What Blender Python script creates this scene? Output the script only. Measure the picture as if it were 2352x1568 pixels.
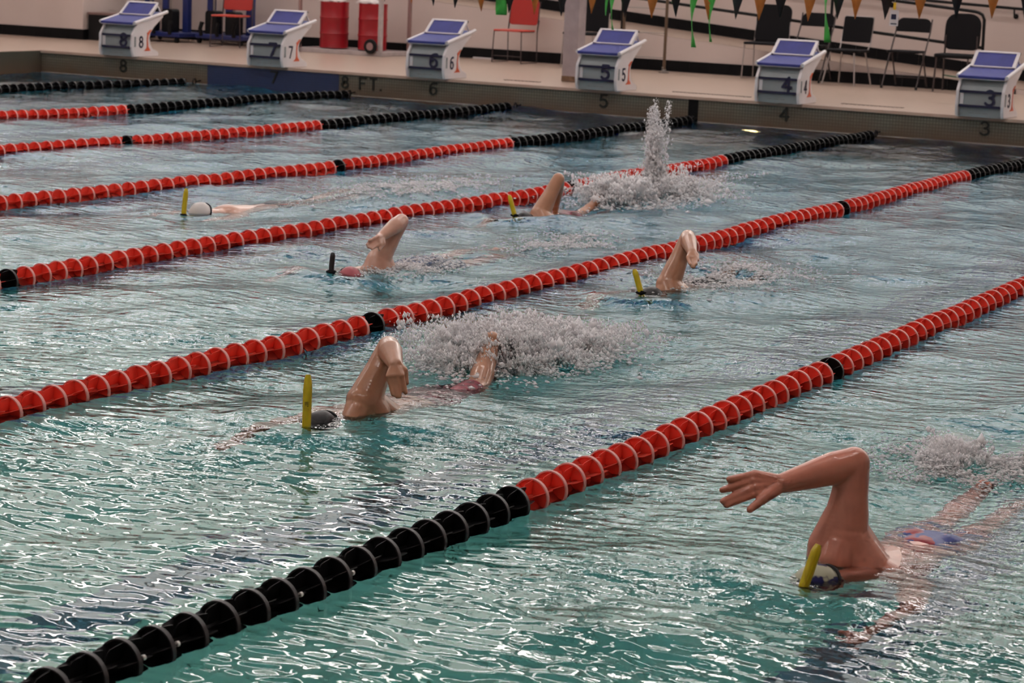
import bpy, bmesh, math, random
import numpy as np
from mathutils import Vector, Matrix

# ------------------------------------------------------------------ camera, light, exposure
for _o in list(bpy.data.objects):
    bpy.data.objects.remove(_o)
SC = bpy.context.scene
COL = SC.collection
SC.view_settings.view_transform = 'Standard'
SC.view_settings.look = 'None'
SC.view_settings.gamma = 1.0
SC.view_settings.use_curve_mapping = False
SC.view_settings.exposure = 0.2
SC.cycles.use_denoising = True
SC.cycles.use_adaptive_sampling = True
SC.cycles.adaptive_threshold = 0.11
SC.cycles.adaptive_min_samples = 12
SC.cycles.use_light_tree = False
SC.cycles.max_bounces = 7
SC.cycles.diffuse_bounces = 3
SC.cycles.glossy_bounces = 3
SC.cycles.transmission_bounces = 5
SC.cycles.transparent_max_bounces = 12
SC.cycles.sample_clamp_indirect = 6.0
SC.cycles.blur_glossy = 0.5

FPX, CAM = 5383.0, (17.2838, -25.0202, 1.936)
YAW, PITCH, ROLL = -0.4704, 0.1678, 0.0413
def camera():
    cd = bpy.data.cameras.new('camera')
    cd.sensor_fit = 'HORIZONTAL'; cd.sensor_width = 36.0
    cd.lens = FPX * 36.0 / 2352.0
    cd.clip_start = 0.1; cd.clip_end = 200
    cd.dof.use_dof = True; cd.dof.focus_distance = 10.0; cd.dof.aperture_fstop = 7.0
    fw = Vector((math.sin(YAW)*math.cos(PITCH), math.cos(YAW)*math.cos(PITCH), -math.sin(PITCH)))
    r = Vector((math.cos(YAW), -math.sin(YAW), 0.0))
    u = r.cross(fw)
    R = r*math.cos(ROLL) + u*math.sin(ROLL)
    U = -r*math.sin(ROLL) + u*math.cos(ROLL)
    co = bpy.data.objects.new('camera', cd); COL.objects.link(co)
    co.matrix_world = Matrix((( R.x, U.x, -fw.x, CAM[0]), (R.y, U.y, -fw.y, CAM[1]), (R.z, U.z, -fw.z, CAM[2]), (0, 0, 0, 1)))
    SC.camera = co
camera()
W_ = bpy.data.worlds.new('world'); SC.world = W_; W_.use_nodes = True
W_.node_tree.nodes['Background'].inputs[0].default_value = (0.9, 0.95, 1.0, 1)
W_.node_tree.nodes['Background'].inputs[1].default_value = 0.1
LAMP_STRENGTH = 15.0
WINDOW_STRENGTH = 1.15
COVE_STRENGTH = 30.0
WINDOW_COLOR = (0.99, 0.96, 0.88)
LAMP_COLOR = (1.0, 0.90, 0.86)

# ------------------------------------------------------------------ helpers
def nodes(m):
    m.use_nodes = True
    return m.node_tree.nodes, m.node_tree.links
def mat(name, col, rough=0.5, spec=0.5, metal=0.0, noise=None, bump=None, trans=0.0, sss=0.0, alpha=1.0):
    """Principled material; noise=(scale, amount) varies the colour, bump=(scale, distance) adds fine relief"""
    m = bpy.data.materials.new(name); N, L = nodes(m)
    p = N['Principled BSDF']
    p.inputs['Base Color'].default_value = (*col, 1)
    p.inputs['Roughness'].default_value = rough
    p.inputs['Specular IOR Level'].default_value = spec
    p.inputs['Metallic'].default_value = metal
    p.inputs['Transmission Weight'].default_value = trans
    if sss:
        p.inputs['Subsurface Weight'].default_value = sss
        p.inputs['Subsurface Radius'].default_value = (0.02, 0.008, 0.004)
        p.inputs['Subsurface Scale'].default_value = 0.5
    if noise or bump:
        tc = N.new('ShaderNodeTexCoord')
    if noise:
        n = N.new('ShaderNodeTexNoise'); n.inputs['Scale'].default_value = noise[0]; n.inputs['Detail'].default_value = 4
        L.new(tc.outputs['Object'], n.inputs['Vector'])
        r = N.new('ShaderNodeMapRange'); r.inputs[1].default_value = 0.3; r.inputs[2].default_value = 0.7
        r.inputs[3].default_value = 1 - noise[1]; r.inputs[4].default_value = 1 + noise[1]
        L.new(n.outputs['Fac'], r.inputs[0])
        mx = N.new('ShaderNodeMix'); mx.data_type = 'RGBA'; mx.blend_type = 'MULTIPLY'; mx.inputs[0].default_value = 1
        mx.inputs[6].default_value = (*col, 1); L.new(r.outputs[0], mx.inputs[7])
        L.new(mx.outputs[2], p.inputs['Base Color'])
    if bump:
        n2 = N.new('ShaderNodeTexNoise'); n2.inputs['Scale'].default_value = bump[0]; n2.inputs['Detail'].default_value = 3
        L.new(tc.outputs['Object'], n2.inputs['Vector'])
        b = N.new('ShaderNodeBump'); b.inputs['Distance'].default_value = bump[1]; b.inputs['Strength'].default_value = 1
        L.new(n2.outputs['Fac'], b.inputs['Height']); L.new(b.outputs[0], p.inputs['Normal'])
    return m
def emit(name, col, s):
    m = bpy.data.materials.new(name); N, L = nodes(m)
    N.remove(N['Principled BSDF']); e = N.new('ShaderNodeEmission')
    e.inputs[0].default_value = (*col, 1); e.inputs[1].default_value = s
    L.new(e.outputs[0], N['Material Output'].inputs[0])
    return m

def tag(o, label=None, cat=None, group=None, kind=None):
    if label: o['label'] = label
    if cat: o['category'] = cat
    if group: o['group'] = group
    if kind: o['kind'] = kind
    return o
def empty(name, loc=(0, 0, 0), rz=0.0):
    o = bpy.data.objects.new(name, None); COL.objects.link(o)
    o.location = loc; o.rotation_euler = (0, 0, rz); o.empty_display_size = 0.1
    return o
def link(name, me, parent=None, loc=None, rz=None):
    o = bpy.data.objects.new(name, me); COL.objects.link(o)
    if parent: o.parent = parent
    if loc is not None: o.location = loc
    if rz is not None: o.rotation_euler = (0, 0, rz)
    return o
def copy_tree(o, parent=None):
    c = o.copy(); COL.objects.link(c); c.parent = parent
    for ch in list(o.children): copy_tree(ch, c)
    return c

def frame_of(d):
    d = Vector(d).normalized()
    a = Vector((0, 0, 1)) if abs(d.z) < 0.95 else Vector((0, 1, 0))
    s = d.cross(a).normalized(); t = s.cross(d).normalized()
    return s, t
class MB:
    """collects simple solids, built as ONE mesh object"""
    def __init__(s): s.v = []; s.f = []; s.mi = []; s.cur = 0; s.smooth = []
    def add(s, vs, fs, sm=False):
        b = len(s.v); s.v += [tuple(x) for x in vs]
        for f in fs: s.f.append(tuple(b+i for i in f)); s.mi.append(s.cur); s.smooth.append(sm)
        return s
    def box(s, a, b, M=None):
        (x0, y0, z0), (x1, y1, z1) = a, b
        vs = [(x0,y0,z0),(x1,y0,z0),(x1,y1,z0),(x0,y1,z0),(x0,y0,z1),(x1,y0,z1),(x1,y1,z1),(x0,y1,z1)]
        if M: vs = [M @ Vector(v) for v in vs]
        return s.add(vs, [(0,3,2,1),(4,5,6,7),(0,1,5,4),(1,2,6,5),(2,3,7,6),(3,0,4,7)])
    def prism(s, poly, axis, a, b):
        """polygon of (p, q) extruded along axis 0/1/2 from a to b"""
        n = len(poly)
        def mk(p, q, h): return {0: (h, p, q), 1: (p, h, q), 2: (p, q, h)}[axis]
        vs = [mk(p, q, a) for p, q in poly] + [mk(p, q, b) for p, q in poly]
        fs = [tuple(range(n))[::-1], tuple(range(n, 2*n))] + [(i, (i+1) % n, n+(i+1) % n, n+i) for i in range(n)]
        return s.add(vs, fs)
    def tube(s, pts, rad, n=8, caps=True, flat=1.0):
        pts = [Vector(p) for p in pts]; k = len(pts)
        rads = rad if isinstance(rad, (list, tuple)) else [rad]*k
        vs = []; fs = []; S = None
        for i, p in enumerate(pts):
            d = (pts[min(i+1, k-1)] - pts[max(i-1, 0)])
            if S is None: S, T = frame_of(d)
            else:
                d.normalize(); S = (S - d*S.dot(d)).normalized(); T = S.cross(d).normalized()
            for j in range(n):
                a = 2*math.pi*j/n
                vs.append(p + (S*math.cos(a) + T*math.sin(a)*flat)*rads[i])
        for i in range(k-1):
            for j in range(n):
                fs.append((i*n+j, i*n+(j+1) % n, (i+1)*n+(j+1) % n, (i+1)*n+j))
        if caps: fs += [tuple(range(n))[::-1], tuple((k-1)*n+j for j in range(n))]
        return s.add(vs, fs, True)
    def lathe(s, prof, c=(0,0,0), axis=(0,0,1), n=24, close=False):
        """prof: list of (radius, height) along axis"""
        d = Vector(axis).normalized(); S, T = frame_of(d); c = Vector(c); k = len(prof)
        vs = []; fs = []
        for r, h in prof:
            for j in range(n):
                a = 2*math.pi*j/n
                vs.append(c + d*h + (S*math.cos(a)+T*math.sin(a))*r)
        for i in range(k-1 + (1 if close else 0)):
            i2 = (i+1) % k
            for j in range(n): fs.append((i*n+j, i*n+(j+1) % n, i2*n+(j+1) % n, i2*n+j))
        if not close: fs += [tuple(range(n))[::-1], tuple((k-1)*n+j for j in range(n))]
        return s.add(vs, fs, True)
    def mesh(s, name, mats):
        me = bpy.data.meshes.new(name); me.from_pydata(s.v, [], s.f)
        for m in (mats if isinstance(mats, (list, tuple)) else [mats]): me.materials.append(m)
        me.polygons.foreach_set('material_index', s.mi)
        bm = bmesh.new(); bm.from_mesh(me); bmesh.ops.recalc_face_normals(bm, faces=bm.faces); bm.to_mesh(me); bm.free()
        me.polygons.foreach_set('use_smooth', s.smooth)
        if any(s.smooth):
            try: me.set_sharp_from_angle(angle=math.radians(38))
            except Exception: pass
        return me
    def build(s, name, mats, parent=None, loc=None, rz=None):
        return link(name, s.mesh(name, mats), parent, loc, rz)
def bx(name, a, b, m, parent=None, bev=0.0):
    o = MB().box(a, b).build(name, m, parent)
    if bev:
        md = o.modifiers.new('bevel', 'BEVEL'); md.width = bev; md.segments = 2; md.limit_method = 'ANGLE'
    return o
def text(name, body, size, m, parent, loc, rot, depth=0.004, bold=0.0, sx=1.0):
    cu = bpy.data.curves.new(name, 'FONT'); cu.body = body; cu.size = size; cu.extrude = depth
    cu.align_x = 'CENTER'; cu.align_y = 'CENTER'; cu.offset = bold; cu.resolution_u = 4
    t = bpy.data.objects.new('tmp', cu); COL.objects.link(t)
    dg = bpy.context.evaluated_depsgraph_get(); dg.update()
    me = bpy.data.meshes.new_from_object(t.evaluated_get(dg)); bpy.data.objects.remove(t)
    me.materials.clear(); me.materials.append(m)
    o = link(name, me, parent, loc); o.rotation_euler = rot; o.scale = (sx, 1, 1)
    return o
R90 = math.pi/2
def arc(cx, cy, rx, ry, a0, a1, n=10):
    return [(cx+rx*math.cos(math.radians(a0+(a1-a0)*i/n)), cy+ry*math.sin(math.radians(a0+(a1-a0)*i/n))) for i in range(n+1)]
STROKES = {'3': [arc(.28, .74, .25, .25, 150, -90) + arc(.28, .26, .30, .26, 90, -150)], '4': [[(.44, 0), (.44, 1), (.0, .30), (.62, .30)]],
    '5': [[(.54, 1), (.10, 1), (.06, .54)] + arc(.28, .31, .29, .31, 125, -145)], '6': [arc(.46, .62, .42, .38, 75, 180, 8) + [(.04, .3)] + arc(.30, .30, .27, .30, 180, 540, 16)],
    '7': [[(.0, 1), (.58, 1), (.18, 0)]], '8': [arc(.30, .76, .23, .24, 0, 360, 16), arc(.30, .27, .28, .27, 0, 360, 16)],
    'F': [[(.0, 0), (.0, 1), (.52, 1)], [(0, .52), (.40, .52)]], 'T': [[(.28, 0), (.28, 1)], [(0, 1), (.56, 1)]], '.': [[(.0, .0), (.01, .0)]]}
def digit(name, ch, h, w, m, parent, loc, rot, depth=.004, sx=1.0):
    # numeral cut from flat strips of width w, centred on loc
    b = MB()
    for st in STROKES[ch]:
        P = [((x-.3)*h*sx, (y-.5)*h) for x, y in st]
        for i, (x, y) in enumerate(P):
            b.prism([(x+w/2*math.cos(a), y+w/2*math.sin(a)) for a in np.linspace(0, 2*math.pi, 9)[:-1]], 2, -depth, depth)
            if i:
                px, py = P[i-1]; L_ = math.hypot(x-px, y-py) or 1; nx, ny = -(y-py)/L_*w/2, (x-px)/L_*w/2
                b.prism([(px+nx, py+ny), (px-nx, py-ny), (x-nx, y-ny), (x+nx, y+ny)], 2, -depth*1.02, depth*1.02)
    o = b.build(name, m, parent, loc); o.rotation_euler = rot
    return o

# ------------------------------------------------------------------ materials
def tile_mat(name, c1, c2, grout, size, rough=0.35, stain=None, mortar=0.06):
    """small mosaic: brick texture without offset, on generated object coordinates (x, z) or (x, y)"""
    m = bpy.data.materials.new(name); N, L = nodes(m); p = N['Principled BSDF']
    p.inputs['Roughness'].default_value = rough
    tc = N.new('ShaderNodeTexCoord'); sp = N.new('ShaderNodeSeparateXYZ'); L.new(tc.outputs['Object'], sp.inputs[0])
    ad = N.new('ShaderNodeMath'); ad.operation = 'ADD'; L.new(sp.outputs[1], ad.inputs[0]); L.new(sp.outputs[2], ad.inputs[1])
    cb = N.new('ShaderNodeCombineXYZ'); L.new(sp.outputs[0], cb.inputs[0]); L.new(ad.outputs[0], cb.inputs[1])
    b = N.new('ShaderNodeTexBrick'); b.offset = 0; b.squash = 1
    b.inputs['Color1'].default_value = (*c1, 1); b.inputs['Color2'].default_value = (*c2, 1); b.inputs['Mortar'].default_value = (*grout, 1)
    b.inputs['Scale'].default_value = 1.0/size; b.inputs['Mortar Size'].default_value = mortar
    b.inputs['Brick Width'].default_value = 1.0; b.inputs['Row Height'].default_value = 1.0
    L.new(cb.outputs[0], b.inputs['Vector'])
    out = b.outputs['Color']
    if stain:
        col, zlo, zhi, sc = stain                     # scale deposit that creeps up from the waterline
        n = N.new('ShaderNodeTexNoise'); n.inputs['Scale'].default_value = sc; n.inputs['Detail'].default_value = 4
        L.new(tc.outputs['Object'], n.inputs['Vector'])
        mm = N.new('ShaderNodeMath'); mm.operation = 'MULTIPLY_ADD'; mm.inputs[1].default_value = 0.22
        L.new(n.outputs['Fac'], mm.inputs[0]); L.new(sp.outputs[2], mm.inputs[2])
        mr = N.new('ShaderNodeMapRange'); mr.inputs[1].default_value = zlo; mr.inputs[2].default_value = zhi
        mr.inputs[3].default_value = 1; mr.inputs[4].default_value = 0
        L.new(mm.outputs[0], mr.inputs[0])
        mx = N.new('ShaderNodeMix'); mx.data_type = 'RGBA'; L.new(mr.outputs[0], mx.inputs[0])
        L.new(out, mx.inputs[6]); mx.inputs[7].default_value = (*col, 1); out = mx.outputs[2]
    L.new(out, p.inputs['Base Color'])
    return m
M = {}
M['wall'] = mat('painted_wall', (0.60, 0.50, 0.46), 0.6, noise=(1.2, 0.05))
M['upwall'] = mat('upper_wall_paint', (0.86, 0.80, 0.78), 0.7, noise=(0.5, 0.03))
M['deck'] = tile_mat('deck_tile', (0.50, 0.36, 0.28), (0.45, 0.33, 0.26), (0.36, 0.27, 0.22), 0.05, 0.28)
M['black_tile'] = mat('black_tile', (0.006, 0.006, 0.007), 0.45, spec=.12)
M['poolwall'] = tile_mat('pool_wall_tile', (0.16, 0.165, 0.13), (0.14, 0.145, 0.12), (0.07, 0.07, 0.055), 0.035, 0.3, stain=((0.115, 0.072, 0.045), 0.10, 0.36, 2.5), mortar=.12)
M['bluewall'] = tile_mat('blue_wall_tile', (0.030, 0.045, 0.11), (0.028, 0.042, 0.10), (0.02, 0.03, 0.07), 0.03, 0.3)
M['poolfloor'] = mat('pool_floor', (0.68, 0.90, 0.46), 0.6, noise=(0.7, 0.06))
M['floorline'] = mat('floor_line', (0.30, 0.36, 0.30), 0.5)
M['ceil'] = mat('ceiling_paint', (0.10, 0.10, 0.10), 0.7)
M['white'] = mat('white_gelcoat', (0.66, 0.62, 0.63), 0.35, noise=(6, 0.04))
M['grey'] = mat('grey_gelcoat', (0.24, 0.27, 0.28), 0.4, noise=(5, 0.06))
M['blue'] = mat('blue_tread', (0.030, 0.036, 0.22), 0.6, noise=(9, 0.1), bump=(250, 0.001))
M['navy'] = mat('navy_print', (0.008, 0.010, 0.045), 0.45)
M['orange'] = mat('orange_print', (0.62, 0.10, 0.035), 0.4)
M['black'] = mat('black_plastic', (0.008, 0.008, 0.009), 0.5, spec=.2)
M['metal'] = mat('dull_steel', (0.32, 0.29, 0.27), 0.35, metal=0.8)
M['bronze'] = mat('brown_steel', (0.16, 0.11, 0.075), 0.4, metal=0.6)
DECK = 0.29
# ------------------------------------------------------------------ setting
PX0, PX1, PY0, PY1 = -2.63, 16.15, -22.86, 0.0       # pool basin
def pool_z(y):                                        # floor: 1.15 m at the near end, 2.45 m at the blocks
    t = min(1, max(0, (y + 20.0)/14.0))
    return -1.15 - 1.3*t*t*(3-2*t)
def setting():
    # deck round the basin
    d = MB()
    d.box((-12, 0, 0.0), (24, 9.2, DECK)); d.box((-12, -32, 0.0), (24, PY0, DECK))
    d.box((-12, PY0, 0.0), (PX0, 0, DECK)); d.box((PX1, PY0, 0.0), (24, 0, DECK))
    tag(d.build('floor', M['deck']), kind='structure')
    # basin walls
    w = tag(MB().box((PX0-0.3, 0.0, -2.7), (PX1+0.3, 0.3, DECK-0.004)).build('wall_far', M['poolwall']), kind='structure')
    w.location.y = -0.006
    tag(MB().box((PX0-0.3, PY0, -2.7), (PX0+0.006, -0.006, DECK-0.004)).build('wall_left', M['poolwall']), kind='structure')
    tag(MB().box((PX1-0.006, PY0, -2.7), (PX1+0.3, -0.006, DECK-0.004)).build('wall_right', M['poolwall']), kind='structure')
    tag(MB().box((PX0-0.3, PY0-0.3, -2.7), (PX1+0.3, PY0+0.006, DECK-0.004)).build('wall_near', M['poolwall']), kind='structure')
    # pool floor, sloping, with the dark lane lines and their T ends as parts
    ys = np.linspace(PY0, PY1, 30)
    f = MB(); vs = []; fs = []
    for y in ys: vs += [(PX0, y, pool_z(y)), (PX1, y, pool_z(y))]
    for i in range(len(ys)-1): fs.append((2*i, 2*i+1, 2*i+3, 2*i+2))
    f.add(vs, fs, True)
    pf = tag(f.build('floor', M['poolfloor']), kind='structure')
    for k in range(8):
        xc = -1.143 + 2.286*k; lm = MB(); vs = []; fs = []
        yy = [y for y in np.linspace(PY0+1.6, -1.6, 28)]
        for y in yy: vs += [(xc-0.127, y, pool_z(y)+0.006), (xc+0.127, y, pool_z(y)+0.006)]
        for i in range(len(yy)-1): fs.append((2*i, 2*i+1, 2*i+3, 2*i+2))
        lm.add(vs, fs)
        for y0 in (PY0+1.6, -1.6):
            lm.add([(xc-0.45, y0-0.12, pool_z(y0)+0.008), (xc+0.45, y0-0.12, pool_z(y0)+0.008), (xc+0.45, y0+0.12, pool_z(y0)+0.012), (xc-0.45, y0+0.12, pool_z(y0)+0.012)], [(0, 1, 2, 3)])
        lm.build('lane_marking', M['floorline'], pf)
    # coping lip along the end wall
    tag(MB().box((PX0, -0.03, DECK-0.03), (PX1, 0.25, DECK+0.004)).build('trim_1', mat('coping_tile', (0.47, 0.34, 0.27), 0.3, noise=(8, .06))), kind='structure')
    # blue tiled panel of lane 7 and the black stripe by lane 5, proud of the wall
    tag(MB().box((0.045, -0.014, -0.35), (2.01, 0.0, DECK-0.035)).build('trim_2', M['bluewall']), kind='structure')
    tag(MB().box((6.72, -0.014, -0.6), (6.84, 0.0, DECK-0.032)).build('trim_3', M['black_tile']), kind='structure')
    # white scum line at the water's edge
    tag(MB().box((PX0, -0.012, 0.000), (PX1, 0.0, 0.012)).build('trim_4', mat('scale_line', (0.34, 0.30, 0.25), .6, noise=(3, .4))), kind='structure')
    ln = mat('number_tile', (0.012, 0.016, 0.014), 0.35)
    for ch, x, z, hh in [('8', -1.281, .165, .14), ('7', 1.06, .16, .14), ('8', 2.10, .165, .135), ('F', 2.36, .165, .135), ('T', 2.51, .165, .135), ('.', 2.66, .165, .135), ('6', 3.355, .165, .14), ('5', 5.642, .168, .14), ('4', 7.898, .170, .14), ('3', 10.214, .175, .14)]:
        digit('lane_number', ch, hh, .024, ln, w, (x, -0.010 if x != 1.06 else -0.014, z), (R90, 0, 0), .004, 1.15)
    # hall behind: solid corner block on the left, ramp with black skirting, back wall
    tag(MB().box((-12, 3.0, DECK), (-4.26, 6.6, 2.2)).build('wall_corner', M['wall']), kind='structure')
    bb = tag(empty('baseboard_left'), kind='structure')
    for i in range(26):
        x1 = -4.245 - i*0.30
        if x1 < -10.5: break
        MB().box((x1-0.294, 2.985, DECK), (x1, 3.0, DECK+0.15)).build('tile', M['black_tile'], bb)
    for i in range(6): MB().box((-4.26, 3.0+i*0.3, DECK), (-4.245, 3.294+i*0.3, DECK+0.15)).build('tile', M['black_tile'], bb)
    rz = lambda x: DECK + max(0.0, 0.0835*(9.9 - x))
    rp = MB().prism([(-4.26, DECK), (9.9, DECK), (9.9, DECK+0.002), (-4.26, rz(-4.26))], 1, 5.0, 6.6)
    tag(rp.build('wall_ramp', M['wall']), kind='structure')
    rs = MB(); rs.add([(-4.26, 5.0, rz(-4.26)+.004), (9.9, 5.0, DECK+.006), (9.9, 6.6, DECK+.006), (-4.26, 6.6, rz(-4.26)+.004)], [(0, 1, 2, 3)])
    tag(rs.build('floor_ramp', M['deck']), kind='structure')
    b1 = tag(empty('baseboard_ramp'), kind='structure'); b2 = tag(empty('baseboard_back'), kind='structure')
    for i in range(44):
        x0 = -4.25 + i*0.305
        h = min(0.15, rz(x0+0.15) - DECK)
        if h > 0.02: MB().prism([(x0, DECK), (x0+0.299, DECK), (x0+0.299, DECK+min(.15, max(.01, rz(x0+.3)-DECK))), (x0, DECK+min(.15, rz(x0)-DECK))], 1, 4.985, 5.0).build('tile', M['black_tile'], b1)
    for i in range(66):
        x0 = -4.25 + i*0.305
        if x0 > 16: break
        MB().prism([(x0, rz(x0)), (x0+0.299, rz(x0+0.3)), (x0+0.299, rz(x0+0.3)+.155), (x0, rz(x0)+.155)], 1, 6.585, 6.6).build('tile', M['black_tile'], b2)
    tag(MB().box((-12, 6.6, 0), (24, 6.9, 2.6)).build('wall_back', M['wall']), kind='structure')
    tag(MB().box((-12, 6.6, 2.6), (24, 6.9, 10.0)).build('wall_back_upper', M['upwall']), kind='structure')
    tag(MB().box((-12.3, -32, 0), (-12, 9.2, 10.0)).build('wall_west', M['wall']), kind='structure')
    tag(MB().box((24, -32, 0), (24.3, 9.2, 10.0)).build('wall_east', M['wall']), kind='structure')
    tag(MB().box((-12, -32.3, 0), (24, -32, 10.0)).build('wall_south', M['wall']), kind='structure')
    tag(MB().box((-12, -32, 10.0), (24, 9.2, 10.2)).build('ceiling', M['ceil']), kind='structure')
setting()
def ceiling_lamps():
    le = emit('lamp_tube', LAMP_COLOR, LAMP_STRENGTH); hs = mat('lamp_housing', (0.6, 0.6, 0.6), 0.4)
    root = None
    for y in (0.5, -5.5, -11.5, -17.5, -24.5):
        for x in (-7.5, -1.5, 4.5, 10.5, 16.5):
            if root is None:
                root = empty('ceiling_lamp', (x, y, 9.55))
                MB().box((-2.2, -0.28, 0.06), (2.2, 0.28, 0.14)).build('lamp_housing', hs, root)
                MB().box((-2.15, -0.22, 0.0), (2.15, 0.22, 0.058)).build('lamp_tube', le, root)
                for s in (-1.5, 1.5): MB().tube([(s, 0, .14), (s, 0, .45)], .01, 6).build('hanger', hs, root)
                o = root
            else:
                o = copy_tree(root); o.location = (x, y, 9.55)
            tag(o, 'long white ceiling lamp hanging over the pool hall', 'lamp', 'ceiling lamps in rows over the pool')
ceiling_lamps()
def windows():
    pane = emit('daylit_pane', WINDOW_COLOR, WINDOW_STRENGTH); fr = mat('window_frame', (0.30, 0.27, 0.26), 0.5)
    for i in range(10):
        x0 = -11.0 + 3.4*i
        w = tag(empty('window_%d' % (i+1), (x0, 6.6, 2.3)), kind='structure')
        MB().box((-.02, -.05, -.06), (3.3, .0, 0.0)).build('window_sill', fr, w)
        f = MB()
        for xx in (0.0, 1.6, 3.2): f.box((xx, -.04, 0), (xx+.08, .0, 6.0))
        for zz in (0.0, 2.96, 5.92): f.box((0, -.035, zz), (3.28, .0, zz+.08))
        f.build('window_frame', fr, w)
        for xa in (.08, 1.68):
            for za in (.08, 3.04): MB().box((xa, -.02, za), (xa+1.52, -.005, za+2.88)).build('pane', pane, w)
windows()
def cove_lamps():
    le = emit('cove_tube', LAMP_COLOR, COVE_STRENGTH); hs = mat('cove_housing', (0.5, 0.5, 0.5), 0.4)
    root = None
    for i in range(9):
        x, y = -9.8 + 4.0*i, 6.3
        if root is None:
            root = empty('cove_lamp', (x, y, 8.5)); o = root
            MB().box((-2.0, .06, -.02), (2.0, .28, .42)).build('lamp_housing', hs, root)
            MB().box((-1.97, .0, .08), (1.97, .058, .30)).build('lamp_tube', le, root)
        else:
            o = copy_tree(root); o.location = (x, y, 8.5)
        tag(o, 'long bright lamp fixed above the back windows', 'lamp', 'lamps along the top of the back wall')
cove_lamps()
# ------------------------------------------------------------------ water
SWIM = [(14.9, -17.4), (12.45, -16.2), (11.95, -12.1), (10.2, -12.4), (9.7, -9.2), (7.9, -10.8)]
def water_height():
    rng = np.random.default_rng(5)
    comps = []
    for lam_lo, lam_hi, n, slope in ((1.2, 3.2, 10, .03), (0.55, 1.2, 16, .042), (0.22, 0.55, 26, .034)):
        for _ in range(n):
            lam = lam_lo*(lam_hi/lam_lo)**rng.random(); th = rng.random()*2*math.pi
            k = 2*math.pi/lam
            comps.append((k*math.cos(th), k*math.sin(th), rng.random()*2*math.pi, slope*math.sqrt(2.0/n)/k))
    def h(x, y):
        z = np.zeros_like(x)
        for kx, ky, ph, a in comps: z += a*np.sin(kx*x+ky*y+ph)
        for sx, sy in HEADS:                     # bow wave pushed up before each head
            d = np.sqrt((x-sx)**2 + (y-sy)**2); z += .018*np.exp(-((d-.30)/.10)**2)*np.clip((sy+.25-y)/.4, 0, 1)
        return z*turb(x, y)
    return h
def turb(x, y):
    t = 0.62 + 0.40*np.clip((y+17.5)/3.5, 0, 1)
    for sx, sy in SWIM: t = t + 0.9*np.exp(-(((x-sx)/0.9)**2 + ((y-sy-0.8)/1.8)**2))
    return np.minimum(t, 1.75)
HEADS = [(14.95, -18.2), (12.43, -17.15), (12.0, -13.0), (10.2, -13.3), (9.8, -10.2), (7.8, -11.4)]
WH = water_height()
def hash_mix(N, L, a, b, f):
    mx = N.new('ShaderNodeMath'); mx.operation = 'MULTIPLY_ADD'; mx.inputs[1].default_value = f
    L.new(b, mx.inputs[0]); L.new(a, mx.inputs[2]); return mx.outputs[0]
def water_mat():
    m = bpy.data.materials.new('pool_water'); N, L = nodes(m); N.remove(N['Principled BSDF'])
    out = N['Material Output']; tc = N.new('ShaderNodeTexCoord')
    def noise(scale, det, sx=1.0, sy=1.0):
        mp = N.new('ShaderNodeMapping'); mp.inputs['Scale'].default_value = (sx, sy, 1); L.new(tc.outputs['Object'], mp.inputs[0])
        n = N.new('ShaderNodeTexNoise'); n.inputs['Scale'].default_value = scale; n.inputs['Detail'].default_value = det
        n.inputs['Roughness'].default_value = 0.45; n.inputs['Distortion'].default_value = 0.15
        L.new(mp.outputs[0], n.inputs['Vector']); return n.outputs['Fac']
    a = noise(13.0, 0.0, .75, 1.2); b = noise(29.0, 1.0); c = noise(66.0, 1.5)
    at = N.new('ShaderNodeAttribute'); at.attribute_name = 'chop'
    def mul(x, y):
        q = N.new('ShaderNodeMath'); q.operation = 'MULTIPLY'; L.new(x, q.inputs[0]); L.new(y, q.inputs[1]); return q.outputs[0]
    h = hash_mix(N, L, a, mul(b, at.outputs['Fac']), 0.75)
    h = hash_mix(N, L, h, mul(c, at.outputs['Fac']), 0.22)
    bp = N.new('ShaderNodeBump'); bp.inputs['Strength'].default_value = 1.0; bp.inputs['Distance'].default_value = 0.0086
    L.new(h, bp.inputs['Height'])
    fr = N.new('ShaderNodeFresnel'); fr.inputs[0].default_value = 1.33; L.new(bp.outputs[0], fr.inputs['Normal'])
    rf = N.new('ShaderNodeBsdfRefraction'); rf.inputs['IOR'].default_value = 1.33; rf.inputs['Roughness'].default_value = 0.0
    gl = N.new('ShaderNodeBsdfGlossy'); gl.inputs['Roughness'].default_value = 0.03
    for s in (rf, gl): L.new(bp.outputs[0], s.inputs['Normal'])
    mx = N.new('ShaderNodeMixShader'); L.new(fr.outputs[0], mx.inputs[0]); L.new(rf.outputs[0], mx.inputs[1]); L.new(gl.outputs[0], mx.inputs[2])
    L.new(mx.outputs[0], out.inputs['Surface'])
    va = N.new('ShaderNodeVolumeAbsorption'); va.inputs['Color'].default_value = (0.05, 0.655, 0.968, 1); va.inputs['Density'].default_value = 0.50
    L.new(va.outputs[0], out.inputs['Volume'])
    return m
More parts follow.
